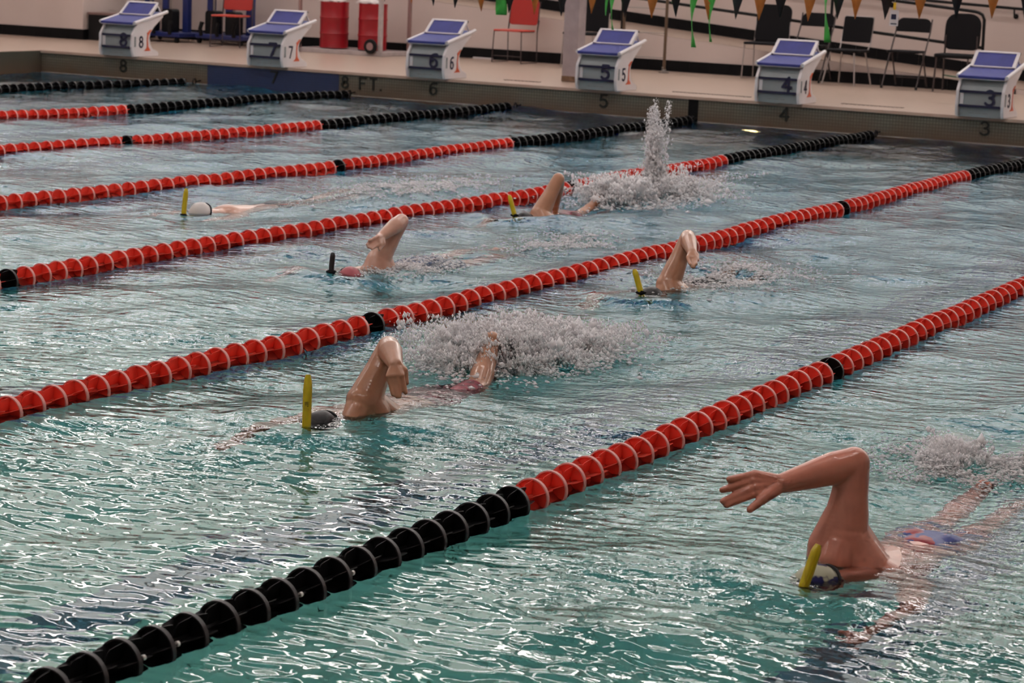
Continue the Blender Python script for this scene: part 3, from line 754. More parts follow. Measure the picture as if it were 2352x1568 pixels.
# ------------------------------------------------------------------ pennants
def pennants():
    og = mat('orange_flag', (.52, .17, .03), .5, noise=(20, .1)); bk = mat('black_flag', (.012, .012, .014), .45); gr = mat('green_ribbon', (.05, .42, .06), .5, noise=(14, .2))
    FL = [(5.61, 1.31, 'o'), (5.86, 1.30, 'k'), (6.1, 1.29, 'k'), (6.4, 1.27, 'o'), (6.7, 1.27, 'k'), (6.98, 1.27, 'o'), (7.27, 1.27, 'k'), (7.59, 1.31, 'o'), (7.94, 1.29, 'k'), (8.22, 1.3, 'o'), (8.47, 1.32, 'k'), (8.8, 1.31, 'o'), (9.07, 1.33, 'k'), (9.3, 1.33, 'o'), (9.51, 1.36, 'k'), (9.78, 1.35, 'o'), (10.06, 1.38, 'k'), (10.23, 1.39, 'o'), (10.51, 1.4, 'k'), (10.83, 1.42, 'o'), (11.17, 1.44, 'k'), (11.49, 1.46, 'o'), (11.78, 1.47, 'k')]
    x = 5.3; c = 'k'
    while x > 3.4: FL.append((x, 1.31+.07*(5.6-x)*.5, c)); x -= .28; c = 'o' if c == 'k' else 'k'
    FL.sort(); rng = random.Random(8); H = .46
    r = tag(empty('pennant_line', (8.5, -4.57, 1.77)), 'string of orange and black pennants with green ribbons across the pool', 'pennants')
    ext = [(-2.6, 2.6), (0, 2.15), (2, 1.93)] + [(a, b+H) for a, b, _ in FL] + [(13.5, 2.15), (16.1, 2.5)]
    MB().tube([(a-8.5, 0, b-1.77) for a, b in ext], .004, 6).build('rope', M['rope'], r)
    for a, b, c in FL:
        w = .13; f = MB(); n = 6; vs = []; fs = []
        tw = rng.uniform(-.25, .25); cu = rng.uniform(-.03, .03)
        for i in range(n+1):
            t = i/n; hw = w*(1-t)+.001; yy = cu*math.sin(t*3)
            for s in (-1, 1):
                vs.append((s*hw*math.cos(tw*t), yy + s*hw*math.sin(tw*t), -H*t))
        for i in range(n): fs.append((2*i, 2*i+1, 2*i+3, 2*i+2))
        f.add(vs, fs, True)
        o = f.build('flag', og if c == 'o' else bk, r, (a-8.5, 0, b+H-1.77))
        md = o.modifiers.new('solid', 'SOLIDIFY'); md.thickness = .002
    for a, b, w in ((6.6, 1.25, .05), (6.72, 1.44, .02), (6.95, 1.40, .02), (7.82, 1.17, .028), (7.76, 1.3, .012), (8.65, 1.05, .026), (8.83, 1.11, .026), (9.96, 1.17, .026), (8.42, 1.45, .015)):
        top = b + .62; n = 14; vs = []; fs = []; ph = rng.random()*6
        for i in range(n+1):
            t = i/n; tw = 2.2*math.sin(t*4+ph)*.5; hw = w*(1.6-.5*t)
            xo = .02*math.sin(5*t+ph)
            for s in (-1, 1): vs.append((xo+s*hw*math.cos(tw), .01+s*hw*math.sin(tw), (top-b)*(-t)))
        for i in range(n): fs.append((2*i, 2*i+1, 2*i+3, 2*i+2))
        o = MB().add(vs, fs, True).build('ribbon', gr, r, (a-8.5, -.01, top-1.77))
        o.modifiers.new('solid', 'SOLIDIFY').thickness = .002
    k = tag(empty('hanging_card', (10.6, -4.58, 1.5)), 'small white card with blue print on a yellow clip hanging among pennants', 'card')
    MB().box((-.012, -.006, -.005), (.012, .006, .06)).build('clip', mat('yellow_clip', (.75, .45, .02), .4), k)
    MB().tube([(0, 0, .06), (0, 0, .36)], .002, 5).build('string', M['rope'], k)
    MB().box((-.04, -.002, -.15), (.04, .002, -.01)).build('card', M['white'], k)
    MB().box((-.026, -.004, -.09), (.02, -.0025, -.045)).build('print', M['navy'], k)
    MB().box((-.028, -.004, -.135), (.028, -.0025, -.125)).build('print', M['navy'], k)
pennants()

# ------------------------------------------------------------------ swimmers
def ico(sub):
    bm = bmesh.new(); bmesh.ops.create_icosphere(bm, subdivisions=sub, radius=1.0)
    bm.verts.ensure_lookup_table()
    v = np.array([x.co[:] for x in bm.verts]); f = np.array([[q.index for q in p.verts] for p in bm.faces]); bm.free()
    return v, f
ICO1, ICO2 = ico(1), ico(3)
OCT = (np.array([(1,0,0),(-1,0,0),(0,1,0),(0,-1,0),(0,0,1),(0,0,-1)], float), np.array([(0,2,4),(2,1,4),(1,3,4),(3,0,4),(2,0,5),(1,2,5),(3,1,5),(0,3,5)]))
def merged(parts, base):
    """parts: list of (centre, 3x3) -> vertices, faces"""
    bv, bf = base; n = len(bv)
    A = np.array([p[1] for p in parts]); C = np.array([p[0] for p in parts])
    V = np.einsum('pij,vj->pvi', A, bv) + C[:, None, :]
    F = bf[None] + (np.arange(len(parts))*n)[:, None, None]
    return V.reshape(-1, 3), F.reshape(-1, 3)
def raw_mesh(name, V, F, m=None, smooth=True):
    me = bpy.data.meshes.new(name)
    me.vertices.add(len(V)); me.vertices.foreach_set('co', np.asarray(V, float).ravel())
    k = F.shape[1]
    me.loops.add(F.size); me.polygons.add(len(F))
    me.loops.foreach_set('vertex_index', F.ravel()); me.polygons.foreach_set('loop_start', np.arange(len(F))*k); me.polygons.foreach_set('loop_total', np.full(len(F), k))
    me.update(calc_edges=True)
    if smooth: me.polygons.foreach_set('use_smooth', np.ones(len(F), bool))
    if m: me.materials.append(m)
    return me
class Flesh:
    """a body laid out as overlapping balls along bones, fused into one continuous skin by a voxel remesh"""
    def __init__(s): s.p = []
    def ball(s, c, r, axes=None):
        c = np.asarray(c, float)
        if axes is None: A = np.eye(3)*r
        else: A = np.stack([np.asarray(a, float)/np.linalg.norm(a)*q for a, q in zip(axes, r)], 1)
        s.p.append((c, A))
    def limb(s, pts, rads, flat=None):
        pts = [np.asarray(p, float) for p in pts]
        for i in range(len(pts)-1):
            a, b = pts[i], pts[i+1]; L = np.linalg.norm(b-a); n = max(2, int(L/(min(rads[i], rads[i+1])*.26))+1)
            for k in range(n+1):
                t = k/n; s.ball(a+(b-a)*t, rads[i]+(rads[i+1]-rads[i])*t)
    def skin(s, name, voxel, m, it=9):
        V, F = merged(s.p, ICO2)
        o = bpy.data.objects.new('tmp', raw_mesh('tmp', V, F)); COL.objects.link(o)
        r = o.modifiers.new('r', 'REMESH'); r.mode = 'VOXEL'; r.voxel_size = voxel; r.use_smooth_shade = True
        sm = o.modifiers.new('s', 'SMOOTH'); sm.factor = .5; sm.iterations = it
        dg = bpy.context.evaluated_depsgraph_get(); dg.update()
        me = bpy.data.meshes.new_from_object(o.evaluated_get(dg)); bpy.data.objects.remove(o)
        me.name = name; me.materials.clear(); me.materials.append(m)
        me.polygons.foreach_set('use_smooth', np.ones(len(me.polygons), bool))
        return me
def skin_mat(name, c, rough=.32):
    m = mat(name, c, rough, spec=.5, noise=(14, .10))
    p = m.node_tree.nodes['Principled BSDF']
    p.inputs['Coat Weight'].default_value = .5; p.inputs['Coat Roughness'].default_value = .12
    return m
def two_tone(name, c1, c2, sc, lo=.48, hi=.52, rough=.4):
    m = bpy.data.materials.new(name); N, L = nodes(m); p = N['Principled BSDF']; p.inputs['Roughness'].default_value = rough; p.inputs['Specular IOR Level'].default_value = .25
    tc = N.new('ShaderNodeTexCoord'); n = N.new('ShaderNodeTexNoise'); n.inputs['Scale'].default_value = sc; n.inputs['Detail'].default_value = 2
    L.new(tc.outputs['Object'], n.inputs['Vector'])
    r = N.new('ShaderNodeMapRange'); r.inputs[1].default_value = lo; r.inputs[2].default_value = hi; L.new(n.outputs['Fac'], r.inputs[0])
    mx = N.new('ShaderNodeMix'); mx.data_type = 'RGBA'; L.new(r.outputs[0], mx.inputs[0]); mx.inputs[6].default_value = (*c1, 1); mx.inputs[7].default_value = (*c2, 1)
    L.new(mx.outputs[2], p.inputs['Base Color']); return m
V3 = lambda *a: np.array(a, float)
def unit(v): v = np.asarray(v, float); return v/np.linalg.norm(v)
def swimmer(J, head, chest, hips, ankles, skin, capm, suitm, label, voxel=.006, roll=0.0, size=1.0, raised_shin=None, fore_z=-.12, suit_len=.55, knees=None, arm=1.0, sink=0.0, hand=1.08, back=1.0, bulge=None):
    """head..ankles: points along the spine; J: joints of the raised arm (or None)"""
    head, chest, hips, ankles = [V3(*q) - V3(0, 0, sink) for q in (head, chest, hips, ankles)]
    fwd = unit(chest - hips); side = unit(np.cross(V3(0, 0, 1), fwd)); up = np.cross(fwd, side)      # side = swimmer's left
    up0 = up; s_ = side
    side = unit(s_*math.cos(roll) + up0*math.sin(roll)); up = np.cross(fwd, side)                       # shoulders rolled
    fl = Flesh(); k = size
    AX = (side, fwd, up)
    waist = chest*.45 + hips*.55
    for t in np.linspace(0, 1, 40):
        c = chest*(1-t) + waist*t; fl.ball(c, (k*(.165-.035*t), k*.09, k*(.105-.015*t)), AX)
    AH = (s_, fwd, up0)
    for t in np.linspace(0, 1, 30):
        c = waist*(1-t) + hips*t; fl.ball(c, (k*(.13+.02*t), k*.09, k*(.09+.015*t)), AH)
    for s in (-1, 1): fl.ball(hips + s_*s*.06*k - up0*0 + up0*.015, (k*.085, k*.11, k*.09), AH)        # seat
    # neck and head
    nk = chest + fwd*.12*k + up*.02
    fl.limb([chest + fwd*.05*k, nk, head - unit(head-nk)*.03], [.075*k, .058*k, .055*k])
    hf = unit(head - nk); face = unit(-V3(0, 0, 1)*.9 + hf*.45); hs = unit(np.cross(face, hf)); crown = np.cross(hs, face)
    HA = (hs, crown, face)
    fl.ball(head, (.074*k, .098*k, .092*k), HA)
    fl.ball(head + face*.045*k - crown*.045*k, (.052*k, .055*k, .05*k), HA)          # jaw
    fl.ball(head + face*.098*k - crown*.02*k, (.013*k, .024*k, .016*k), HA)          # nose
    fl.ball(head + face*.088*k - crown*.055*k, (.024*k, .009*k, .010*k), HA)         # lips
    for s in (-1, 1):
        fl.ball(head + hs*s*.074*k - crown*.015*k, (.010*k, .028*k, .018*k), HA)     # ears
        fl.ball(head + hs*s*.03*k + face*.078*k + crown*.012*k, (.020*k, .012*k, .014*k), HA)   # brows
    # arms
    def free_arm(s):
        sh = chest + side*s*.165*k + fwd*.04*k - up*.01
        el = sh + fwd*.23*k + s_*s*.06*k + V3(0, 0, fore_z*.5)
        wr = el + fwd*.23*k - s_*s*.03*k + V3(0, 0, fore_z*.5)
        fl.limb([chest + side*s*.09*k + fwd*.02, sh], [.075*k, .062*k]); fl.limb([sh, el, wr], [.053*k, .041*k, .028*k])
        hd = unit(wr-el)
        fl.limb([wr, wr+hd*.05*k, wr+hd*.09*k], [.026*k, .030*k, .028*k])
        for i, o in enumerate((-.030, -.010, .010, .030)):
            b0 = wr+hd*.085*k+s_*o*k; fl.limb([b0, b0+hd*.045*k, b0+hd*(.085-.012*abs(i-1.6))*k - V3(0, 0, .006)], [.0105*k, .0095*k, .008*k])
        tb = wr+hd*.035*k - s_*s*.028*k; fl.limb([tb, tb+hd*.03*k - s_*s*.022*k, tb+hd*.055*k - s_*s*.030*k], [.013*k, .011*k, .009*k])
    if J is None:
        for s in (-1, 1): free_arm(s)
    else:
        j = {q: V3(*p) for q, p in J.items()}
        rs = 1 if np.dot(j['sh']-chest, s_) > 0 else -1
        free_arm(-rs)
        # deltoid and shoulder blade run into the back
        fl.limb([chest + side*rs*.05*k, j['sh']*.5 + (chest+side*rs*.1*k)*.5, j['sh']], [.095*k*back, .088*k*back, .068*k*arm])
        fl.limb([chest + side*rs*.10*k - fwd*.10*k, j['sh'] - fwd*.05*k - V3(0, 0, .01)], [.085*k*back, .062*k*back])
        fl.limb([j['sh'] + fwd*.03 - V3(0, 0, .03), j['sh'] + fwd*.06 - V3(0, 0, .07)], [.055*k*arm, .05*k*arm])
        sh, el, wr = j['sh'], j['el'], j['wr']
        if bulge: fl.limb([sh + V3(0, 0, .10), sh + V3(*bulge), sh + V3(*bulge) - V3(0, 0, .06)], [.046*k*arm, .056*k*arm, .058*k*arm])
        mid = sh*.45 + el*.55
        fl.limb([sh, sh*.7+el*.3, mid, el], [.066*k*arm, .058*k*arm, .050*k*arm, .042*k*arm])
        fl.limb([el, el*.72+wr*.28, el*.35+wr*.65, wr], [.041*k*arm, .045*k*arm, .036*k*arm, .027*k*arm])
        mc = [j['m1'], j['m2'], j['m3'], j['m4']]; tp = [j['t1'], j['t2'], j['t3'], j['t4']]
        pc = sum(mc)/4; pn = unit(np.cross(mc[3]-mc[0], pc-wr)); 
        for q in mc:
            fl.limb([wr + (q-wr)*.15, wr + (q-wr)*.6, q], [.021*k*hand, .0170*k*hand, .0132*k*hand])
        fl.limb([wr, (wr+pc)/2, pc], [.024*k, .019*k, .015*k])
        for i, (a, b) in enumerate(zip(mc, tp)):
            d = b-a; L = np.linalg.norm(d); tgt = (.070, .082, .086, .074)[i]*k
            if L < tgt*.8: pass
            b = b + unit(d)*max(0, tgt-L)*.7 + unit(d)*.006; d = b-a
            m1 = a + d*.42 + pn*.004; m2 = a + d*.75 + pn*.003
            fl.limb([a, m1, m2, b], [.0112*k*hand, .0104*k*hand, .0098*k*hand, .0088*k*hand])
        fl.limb([wr + (j['tb']-wr)*.4, j['tb'], j['tb']*.5+j['tt']*.5 + pn*.003, j['tt']], [.019*k*hand, .0155*k*hand, .0122*k*hand, .0098*k*hand])
    # legs
    L = ankles - hips; legs = []
    for s in (-1, 1):
        hp = hips + s_*s*.075*k
        kz = V3(0, 0, (-.10 if s > 0 else -.05))
        kn = hips + L*.5 + s_*s*.075*k + kz; an = ankles + s_*s*.07*k + V3(0, 0, (-.16 if s > 0 else .03))
        if knees is not None and s > 0: kn = V3(*knees)
        if raised_shin is not None and s > 0: an = V3(*raised_shin)
        fl.limb([hp, hp*.6+kn*.4, kn], [.088*k, .074*k, .054*k]); fl.limb([kn, kn*.7+an*.3, an], [.052*k, .056*k, .036*k])
        d = unit(an-kn); toe = an + d*.12*k + V3(0, 0, -.05)
        fl.limb([an - up0*.0, an + d*.05*k - V3(0, 0, .012), toe], [.036*k, .034*k, .02*k]); fl.ball(an + V3(0, 0, .02) , .036*k)
        legs.append((hp, kn))
    root = tag(empty('person', tuple(hips)), label, 'person', 'swimmers doing freestyle with snorkels')
    ho = Vector(tuple(hips))
    def put(name, me):
        o = link(name, me, root); o.location = (0, 0, 0)
        me.transform(Matrix.Translation(-ho)); return o
    put('body', fl.skin('body', voxel, skin))
    # shorts
    st = Flesh()
    for t in np.linspace(.55, 1.06, 16):
        c = waist*(1-t) + hips*t; st.ball(c, (k*(.13+.02*t)+.007, k*.085, k*(.09+.015*t)+.007), AH)
    for s in (-1, 1): st.ball(hips + s_*s*.06*k + up0*.015, (k*.085+.007, k*.11+.004, k*.09+.007), AH)
    for hp, kn in legs:
        e = hp + (kn-hp)*suit_len; rr = .088+(.060-.088)*suit_len
        st.limb([hp, hp*.4+e*.6, e], [.088*k+.007, .080*k+.006, rr*k+.008])
    put('swim_shorts', st.skin('swim_shorts', voxel*1.3, suitm, 3))
    # cap: shell over the crown, with the goggle strap round it
    bm = bmesh.new(); bmesh.ops.create_uvsphere(bm, u_segments=36, v_segments=24, radius=1.0)
    B = np.stack([hs, crown, face], 1); rad = V3(.079*k, .103*k, .097*k)
    bmesh.ops.bisect_plane(bm, geom=bm.verts[:]+bm.edges[:]+bm.faces[:], plane_co=(0, -.12, .22), plane_no=(0, -.42, .9), clear_outer=True)
    for v in bm.verts:
        q = np.array(v.co[:])*rad*(1+.012*math.sin(9*v.co.y+4*v.co.x)); v.co = Vector(tuple(head + B @ q))
    bmesh.ops.recalc_face_normals(bm, faces=bm.faces)
    me = bpy.data.meshes.new('swim_cap'); bm.to_mesh(me); bm.free(); me.materials.append(capm)
    me.polygons.foreach_set('use_smooth', np.ones(len(me.polygons), bool))
    c = put('swim_cap', me); md = c.modifiers.new('solid', 'SOLIDIFY'); md.thickness = .003
    g = MB(); ring = []
    for a in np.linspace(0, 2*math.pi, 33):
        q = np.array([.083*k*math.cos(a), .02*k*abs(math.cos(a))*0 + .012*math.sin(a), .101*k*math.sin(a)])
        ring.append(tuple(head + B @ q))
    g.tube(ring, .006, 6, caps=False); put('goggles_strap', g.mesh('goggles_strap', M['black']))
    ge = MB()
    for s in (-1, 1): ge.lathe([(.002, 0), (.022, .002), (.024, .010), (.016, .018), (.002, .020)], tuple(head + hs*s*.032*k + face*.082*k - crown*.002), tuple(face), 14)
    put('goggles', ge.mesh('goggles', M['black']))
    # a snorkel mouthpiece line for the caller
    return head, face, crown, hs
def snorkel(label, top, bot, hd, m, bracket=M['black'], r=.0165, wing=.03):
    head, face, crown, hs = hd
    top, bot = V3(*top), V3(*bot); d = unit(top-bot)
    o = tag(empty('snorkel', tuple(bot)), label, 'snorkel', 'snorkels worn by the swimmers')
    mouth = head + face*.115 - crown*.045
    brow = head + face*.06 + crown*.085
    rel = lambda p: tuple(np.asarray(p) - bot)
    b0 = bot - d*.03
    pts = [mouth, mouth + face*.03 + crown*.02, (mouth+b0)/2 + unit(b0-head)*.02, b0, bot, bot*.6+top*.4, top]
    # smooth
    P = np.array(pts); t = np.linspace(0, len(P)-1, 40); Q = np.stack([np.interp(t, np.arange(len(P)), P[:, i]) for i in range(3)], 1)
    for _ in range(12): Q[1:-1] = (Q[:-2]+2*Q[1:-1]+Q[2:])/4
    rr = [r]*len(Q); rr[-1] = r*.55; rr[-2] = r*.8; rr[-3] = r*.95
    MB().tube([rel(q) for q in Q], rr, 14, flat=1.15).build('tube', m, o)
    if r > .017:          # dark lettering down the tube
        n_ = unit(np.cross(d, V3(1, .4, 0)) * -1); c0 = bot*.62+top*.38
        tn = text('print', 'SNORKEL'[:0] + 'IIII IIII', .022, mat('snorkel_print', (.05, .06, .01), .4), o, rel(c0 + V3(.42, -.9, 0)*r*1.02), (R90, R90*.97, .44), .0006)
    MB().tube([rel(b0 - hs*wing), rel(b0 - hs*.018), rel(b0), rel(b0 + hs*.018), rel(b0 + hs*wing)], [.004, .010, .020, .010, .004], 8).build('head_bracket', bracket, o)
    MB().lathe([(.012, -.02), (.02, -.01), (.02, .01), (.012, .02)], rel(mouth), tuple(face), 12).build('mouthpiece', bracket, o)
    return o
JOINTS = {
'a': {'sh': [14.91, -17.919, 0.085], 'el': [14.922, -17.9, 0.33], 'wr': [14.748, -18.08, 0.269], 'm1': [14.668, -18.127, 0.295], 'm2': [14.666, -18.137, 0.277], 'm3': [14.674, -18.143, 0.257], 'm4': [14.684, -18.141, 0.24], 'tb': [14.725, -18.131, 0.24], 't1': [14.61, -18.182, 0.283], 't2': [14.596, -18.201, 0.25], 't3': [14.603, -18.209, 0.217], 't4': [14.615, -18.205, 0.205], 'tt': [14.682, -18.185, 0.194]},
'b': {'sh': [12.519, -16.955, 0.08], 'el': [12.554, -16.829, 0.292], 'wr': [12.696, -17.013, 0.26], 'm1': [12.691, -17.057, 0.22], 'm2': [12.705, -17.055, 0.225], 'm3': [12.723, -17.051, 0.227], 'm4': [12.74, -17.042, 0.227], 'tb': [12.732, -17.009, 0.243], 't1': [12.717, -17.067, 0.158], 't2': [12.734, -17.065, 0.153], 't3': [12.744, -17.064, 0.164], 't4': [12.754, -17.043, 0.187], 'tt': [12.747, -17.011, 0.192]},
'c': {'sh': [11.993, -12.654, 0.03], 'el': [12.043, -12.52, 0.301], 'wr': [12.164, -12.731, 0.244], 'm1': [12.17, -12.8, 0.222], 'm2': [12.182, -12.795, 0.217], 'm3': [12.195, -12.788, 0.218], 'm4': [12.207, -12.781, 0.224], 'tb': [12.199, -12.749, 0.235], 't1': [12.201, -12.846, 0.2], 't2': [12.212, -12.843, 0.188], 't3': [12.222, -12.837, 0.188], 't4': [12.232, -12.829, 0.203], 'tt': [12.224, -12.786, 0.211]},
'd': {'sh': [10.236, -12.977, 0.03], 'el': [10.319, -12.855, 0.269], 'wr': [10.318, -13.086, 0.197], 'm1': [10.328, -13.148, 0.201], 'm2': [10.327, -13.151, 0.186], 'm3': [10.334, -13.151, 0.171], 'm4': [10.344, -13.148, 0.159], 'tb': [10.347, -13.112, 0.159], 't1': [10.317, -13.214, 0.186], 't2': [10.31, -13.221, 0.165], 't3': [10.321, -13.218, 0.15], 't4': [10.338, -13.211, 0.141], 'tt': [10.353, -13.16, 0.13]},
'e': {'sh': [9.81, -9.964, 0.02], 'el': [9.865, -9.796, 0.274], 'wr': [9.794, -9.675, 0.084], 'm1': [9.768, -9.64, 0.041], 'm2': [9.774, -9.637, 0.038], 'm3': [9.78, -9.635, 0.035], 'm4': [9.785, -9.631, 0.038], 'tb': [9.779, -9.664, 0.063], 't1': [9.747, -9.601, 0.0], 't2': [9.753, -9.599, -0.006], 't3': [9.759, -9.596, -0.005], 't4': [9.764, -9.592, 0.001], 'tt': [9.761, -9.646, 0.028]}}
def swimmers():
    yel = mat('yellow_snorkel', (.62, .46, .012), .3, noise=(20, .12)); blk = mat('black_snorkel', (.012, .012, .014), .3)
    sk1 = skin_mat('skin_rosy', (.60, .215, .14)); sk2 = skin_mat('skin_tan', (.44, .205, .115)); sk3 = skin_mat('skin_light', (.58, .32, .235))
    dark = two_tone('dark_cap', (.018, .018, .02), (.03, .03, .032), 20)
    h = swimmer(JOINTS['a'], (14.925, -18.195, .012), (15.01, -17.88, -.02), (15.03, -17.33, -.06), (15.02, -16.42, -.03), sk1,
            two_tone('patterned_cap', (.012, .014, .09), (.42, .42, .30), 16), two_tone('patterned_suit', (.02, .04, .22), (.30, .02, .035), 14),
            'swimmer in the nearest lane with bent arm raised high and fingers spread', .0036, roll=-.35, arm=1.22, sink=.055, hand=1.24, back=1.25, bulge=(-.042, -.024, -.035))
    snorkel('yellow snorkel of the nearest swimmer in the patterned cap', (14.959, -18.304, .148), (14.936, -18.337, .034), h, yel, wing=.06)
    h = swimmer(JOINTS['b'], (12.425, -17.13, .0), (12.43, -16.86, -.03), (12.49, -16.38, -.045), (12.5, -15.5, -.05), sk2, dark, two_tone('red_suit', (.11, .006, .018), (.24, .012, .035), 22),
            'swimmer in dark cap and red shorts with one shin lifted out of the water', .0038, roll=.35, raised_shin=(12.40, -15.62, .13), knees=(12.50, -15.93, -.03), suit_len=.8, arm=1.1, sink=.04)
    snorkel('tall yellow snorkel of the swimmer in the dark grey cap', (12.421, -17.229, .219), (12.438, -17.259, .015), h, yel, r=.0175)
    h = swimmer(JOINTS['c'], (12.02, -12.95, .01), (11.96, -12.66, -.05), (12.0, -12.2, -.05), (12.02, -11.35, -.04), sk2, dark, M['black_fabric'],
            'swimmer in black beside the middle red lane line with bent arm', .005, roll=.25, arm=1.08, sink=.05)
    snorkel('yellow snorkel of the swimmer in black beside the lane line', (11.98, -13.116, .171), (12.017, -13.116, .071), h, yel)
    h = swimmer(JOINTS['d'], (10.22, -13.27, -.02), (10.14, -12.98, -.06), (10.25, -12.5, -.07), (10.4, -11.65, -.04), sk3, two_tone('pink_cap', (.42, .10, .12), (.34, .09, .11), 10), mat('blue_suit', (.02, .06, .16), .5),
            'pale swimmer with a black snorkel and hooked forearm over the water', .005, roll=.25, arm=1.08, sink=.05)
    snorkel('short black snorkel standing up from the pale swimmer', (10.196, -13.428, .123), (10.198, -13.442, .042), h, blk, r=.015)
    h = swimmer(JOINTS['e'], (9.79, -10.17, .01), (9.77, -9.98, -.05), (9.76, -9.45, -.05), (9.74, -8.7, .02), sk2, dark, two_tone('maroon_suit', (.16, .02, .04), (.09, .03, .03), 18),
            'swimmer with sharply bent elbow in front of the tall splash', .005, roll=.25, arm=1.08, sink=.05)
    snorkel('yellow snorkel in front of the swimmer kicking the tall splash', (9.724, -10.29, .182), (9.764, -10.291, .071), h, yel)
    h = swimmer(None, (7.83, -11.36, .0), (7.86, -11.06, -.045), (7.95, -10.55, -.06), (8.05, -9.68, -.03), sk3, mat('white_cap', (.62, .58, .56), .4), mat('dark_suit', (.02, .025, .04), .5),
            'swimmer in white cap lying flat with both arms under water', .007, sink=.045)
    snorkel('yellow snorkel of the flat swimmer in the white cap', (7.809, -11.51, .158), (7.812, -11.537, .004), h, yel)
swimmers()

# ------------------------------------------------------------------ splashes
def foam_mat(name, clear=.08):
    m = bpy.data.materials.new(name); N, L = nodes(m); N.remove(N['Principled BSDF'])
    d = N.new('ShaderNodeBsdfDiffuse'); d.inputs[0].default_value = (.97, .96, .97, 1)
    tl = N.new('ShaderNodeBsdfTranslucent'); tl.inputs[0].default_value = (.97, .96, .97, 1)
    tr = N.new('ShaderNodeBsdfTransparent'); g = N.new('ShaderNodeBsdfGlossy'); g.inputs['Roughness'].default_value = .15
    a = N.new('ShaderNodeMixShader'); a.inputs[0].default_value = .45; L.new(d.outputs[0], a.inputs[1]); L.new(tl.outputs[0], a.inputs[2])
    b = N.new('ShaderNodeMixShader'); b.inputs[0].default_value = .06; L.new(a.outputs[0], b.inputs[1]); L.new(g.outputs[0], b.inputs[2])
    c = N.new('ShaderNodeMixShader'); c.inputs[0].default_value = clear; L.new(b.outputs[0], c.inputs[1]); L.new(tr.outputs[0], c.inputs[2])
    L.new(c.outputs[0], N['Material Output'].inputs[0]); return m
FOAM = foam_mat('foam')
def splash(label, sources, seed):
    """sources: (centre xyz, spread xyz, count, size, kind) - drops thrown in arcs, plus froth lying on the water"""
    rng = np.random.default_rng(seed); P = []; S = []; D = []
    for (c, sp, n, size, kind) in sources:
        c = np.array(c); sp = np.array(sp)
        if kind == 'froth':
            q = rng.normal(size=(n, 2))*sp[:2]*.5 + c[:2]
            cl = np.sin(q[:, 0]*23+seed)+np.sin(q[:, 1]*17+2*q[:, 0]*9)+rng.normal(size=n)*.8
            q = q[cl > -.3]; z = WH(q[:, 0], q[:, 1]) + np.abs(rng.normal(size=len(q)))*sp[2]
            p = np.c_[q, z]; s = size*np.exp(rng.normal(size=len(q))*.45)
            d = np.stack([np.ones(len(q))*1.4, np.ones(len(q))*1.4, np.full(len(q), .6)], 1)
        elif kind == 'plume':
            t = rng.random(n)**1.6; ax = rng.normal(size=(n, 2))
            strand = rng.integers(0, 9, n); sr = np.random.default_rng(seed+1).normal(size=(9, 2))
            w = (.25+.75*(1-t))[:, None]
            xy = c[:2] + (ax*.35*w + sr[strand]*(.35+.5*t[:, None])*.6)*sp[:2]
            p = np.c_[xy, c[2] + t*sp[2]*(.6+.4*np.abs(np.sin(strand*1.7)))]
            s = size*np.exp(rng.normal(size=n)*.5)*(1.15-.65*t); d = np.stack([np.ones(n), np.ones(n), 1+.9*rng.random(n)], 1)
        else:
            # strands of drops on ballistic arcs
            ns = max(12, n//110); r2 = np.random.default_rng(seed+2)
            b0 = r2.normal(size=(ns, 2))*.33*sp[:2]; vel = r2.normal(size=(ns, 2))*.55*sp[:2]; top = sp[2]*(.25+.75*r2.random(ns)**1.5)
            k = rng.integers(0, ns, n); t = rng.random(n)**1.3
            xy = c[:2] + b0[k] + vel[k]*t[:, None] + rng.normal(size=(n, 2))*(.010+.035*(1-t))[:, None]
            p = np.c_[xy, c[2] + top[k]*(1-(1-t)**2) + rng.normal(size=n)*.006]
            s = size*np.exp(rng.normal(size=n)*.55)*(1.25-.6*t); d = np.stack([np.ones(n), np.ones(n), 1+.8*rng.random(n)], 1)
        P.append(p); S.append(s); D.append(d)
    P = np.concatenate(P); S = np.concatenate(S); D = np.concatenate(D)
    parts = [(p, np.diag(s*d)) for p, s, d in zip(P, S, D)]
    V, F = merged(parts, OCT)
    ce = P.mean(0); o = link('splash', raw_mesh('splash', V-ce, F, FOAM)); o.location = tuple(ce)
    return tag(o, label, 'splash', kind='stuff')
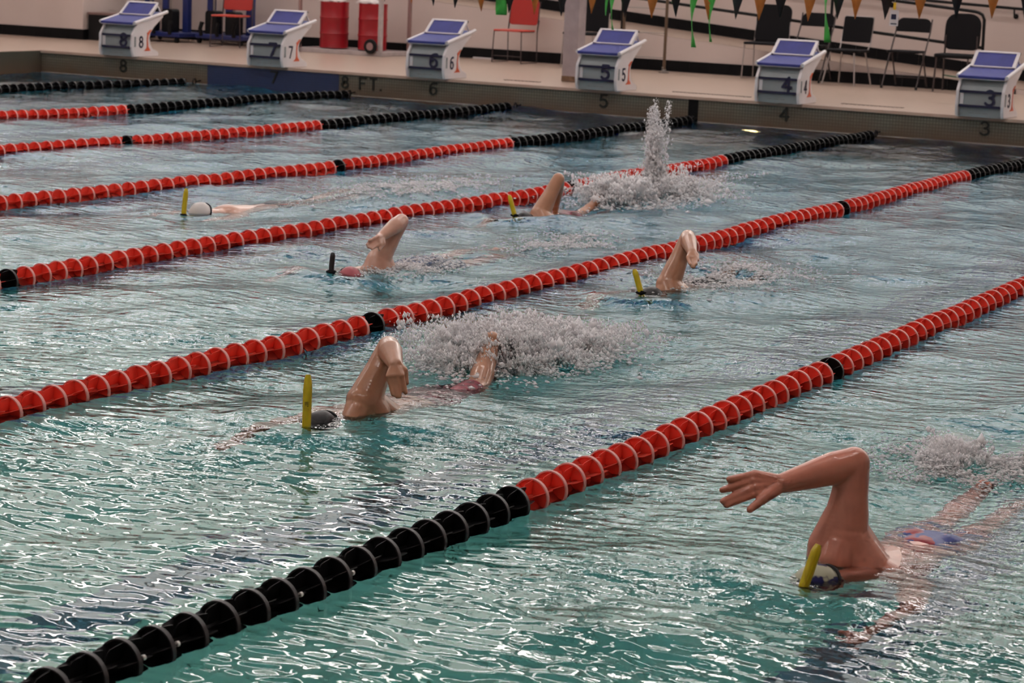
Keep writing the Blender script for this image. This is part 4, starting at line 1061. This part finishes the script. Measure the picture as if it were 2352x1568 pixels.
splash('wide white splash behind the swimmer in red shorts', [
    ((12.36, -15.15, .0), (.36, .70, .03), 16000, .0055, 'froth'), ((12.34, -15.52, .0), (.22, .30, .24), 15000, .0048, 'spray'),
    ((12.32, -15.25, .0), (.26, .42, .19), 17000, .0050, 'spray'), ((12.40, -14.95, .0), (.28, .45, .13), 12000, .0046, 'spray'), ((12.05, -15.50, .0), (.18, .22, .24), 1600, .0038, 'spray')], 4)
splash('tall white splash shooting up across the red lane line', [
    ((9.75, -8.05, .0), (.5, .75, .025), 12000, .0068, 'froth'), ((9.72, -8.35, .0), (.30, .42, .20), 13000, .0062, 'spray'),
    ((9.85, -8.0, .05), (.11, .15, .74), 6000, .0060, 'plume'), ((9.90, -7.7, .0), (.5, .5, .24), 4500, .0048, 'spray')], 9)
splash('foamy dome of water at the feet of the nearest swimmer', [
    ((14.80, -16.15, .0), (.32, .36, .016), 9000, .0042, 'froth'), ((14.76, -16.12, .0), (.12, .15, .08), 2500, .0036, 'spray')], 15)
def dome():
    # thin glassy bell of water thrown up by the feet
    bm = bmesh.new(); bmesh.ops.create_uvsphere(bm, u_segments=48, v_segments=24, radius=1.0)
    bmesh.ops.bisect_plane(bm, geom=bm.verts[:]+bm.edges[:]+bm.faces[:], plane_co=(0, 0, -.15), plane_no=(0, 0, -1), clear_outer=True)
    for v in bm.verts:
        q = v.co; n = 1 + .05*math.sin(7*q.x+3*q.y)*math.sin(6*q.z+1)
        v.co = Vector((q.x*.105*n, q.y*.12*n, q.z*.095*n))
    me = bpy.data.meshes.new('water_dome'); bm.to_mesh(me); bm.free(); me.materials.append(foam_mat('foam_veil', .80))
    me.polygons.foreach_set('use_smooth', np.ones(len(me.polygons), bool))
    o = link('water_dome', me, None, (14.745, -16.13, .01))
    tag(o, 'rounded bell of white water rising behind the nearest swimmer', 'splash', kind='stuff')
dome()
splash('thin froth trailing behind the swimmer in the white cap', [((8.25, -9.0, .0), (.45, 1.1, .010), 6000, .006, 'froth')], 21)
splash('thin froth round the pale swimmer with the black snorkel', [((10.35, -12.8, .0), (.22, .42, .012), 4200, .0045, 'froth'), ((10.6, -11.2, .0), (.3, .6, .010), 3000, .005, 'froth')], 23)
splash('thin froth around the swimmer in black', [((12.1, -11.9, .0), (.35, .8, .010), 4500, .005, 'froth')], 27)
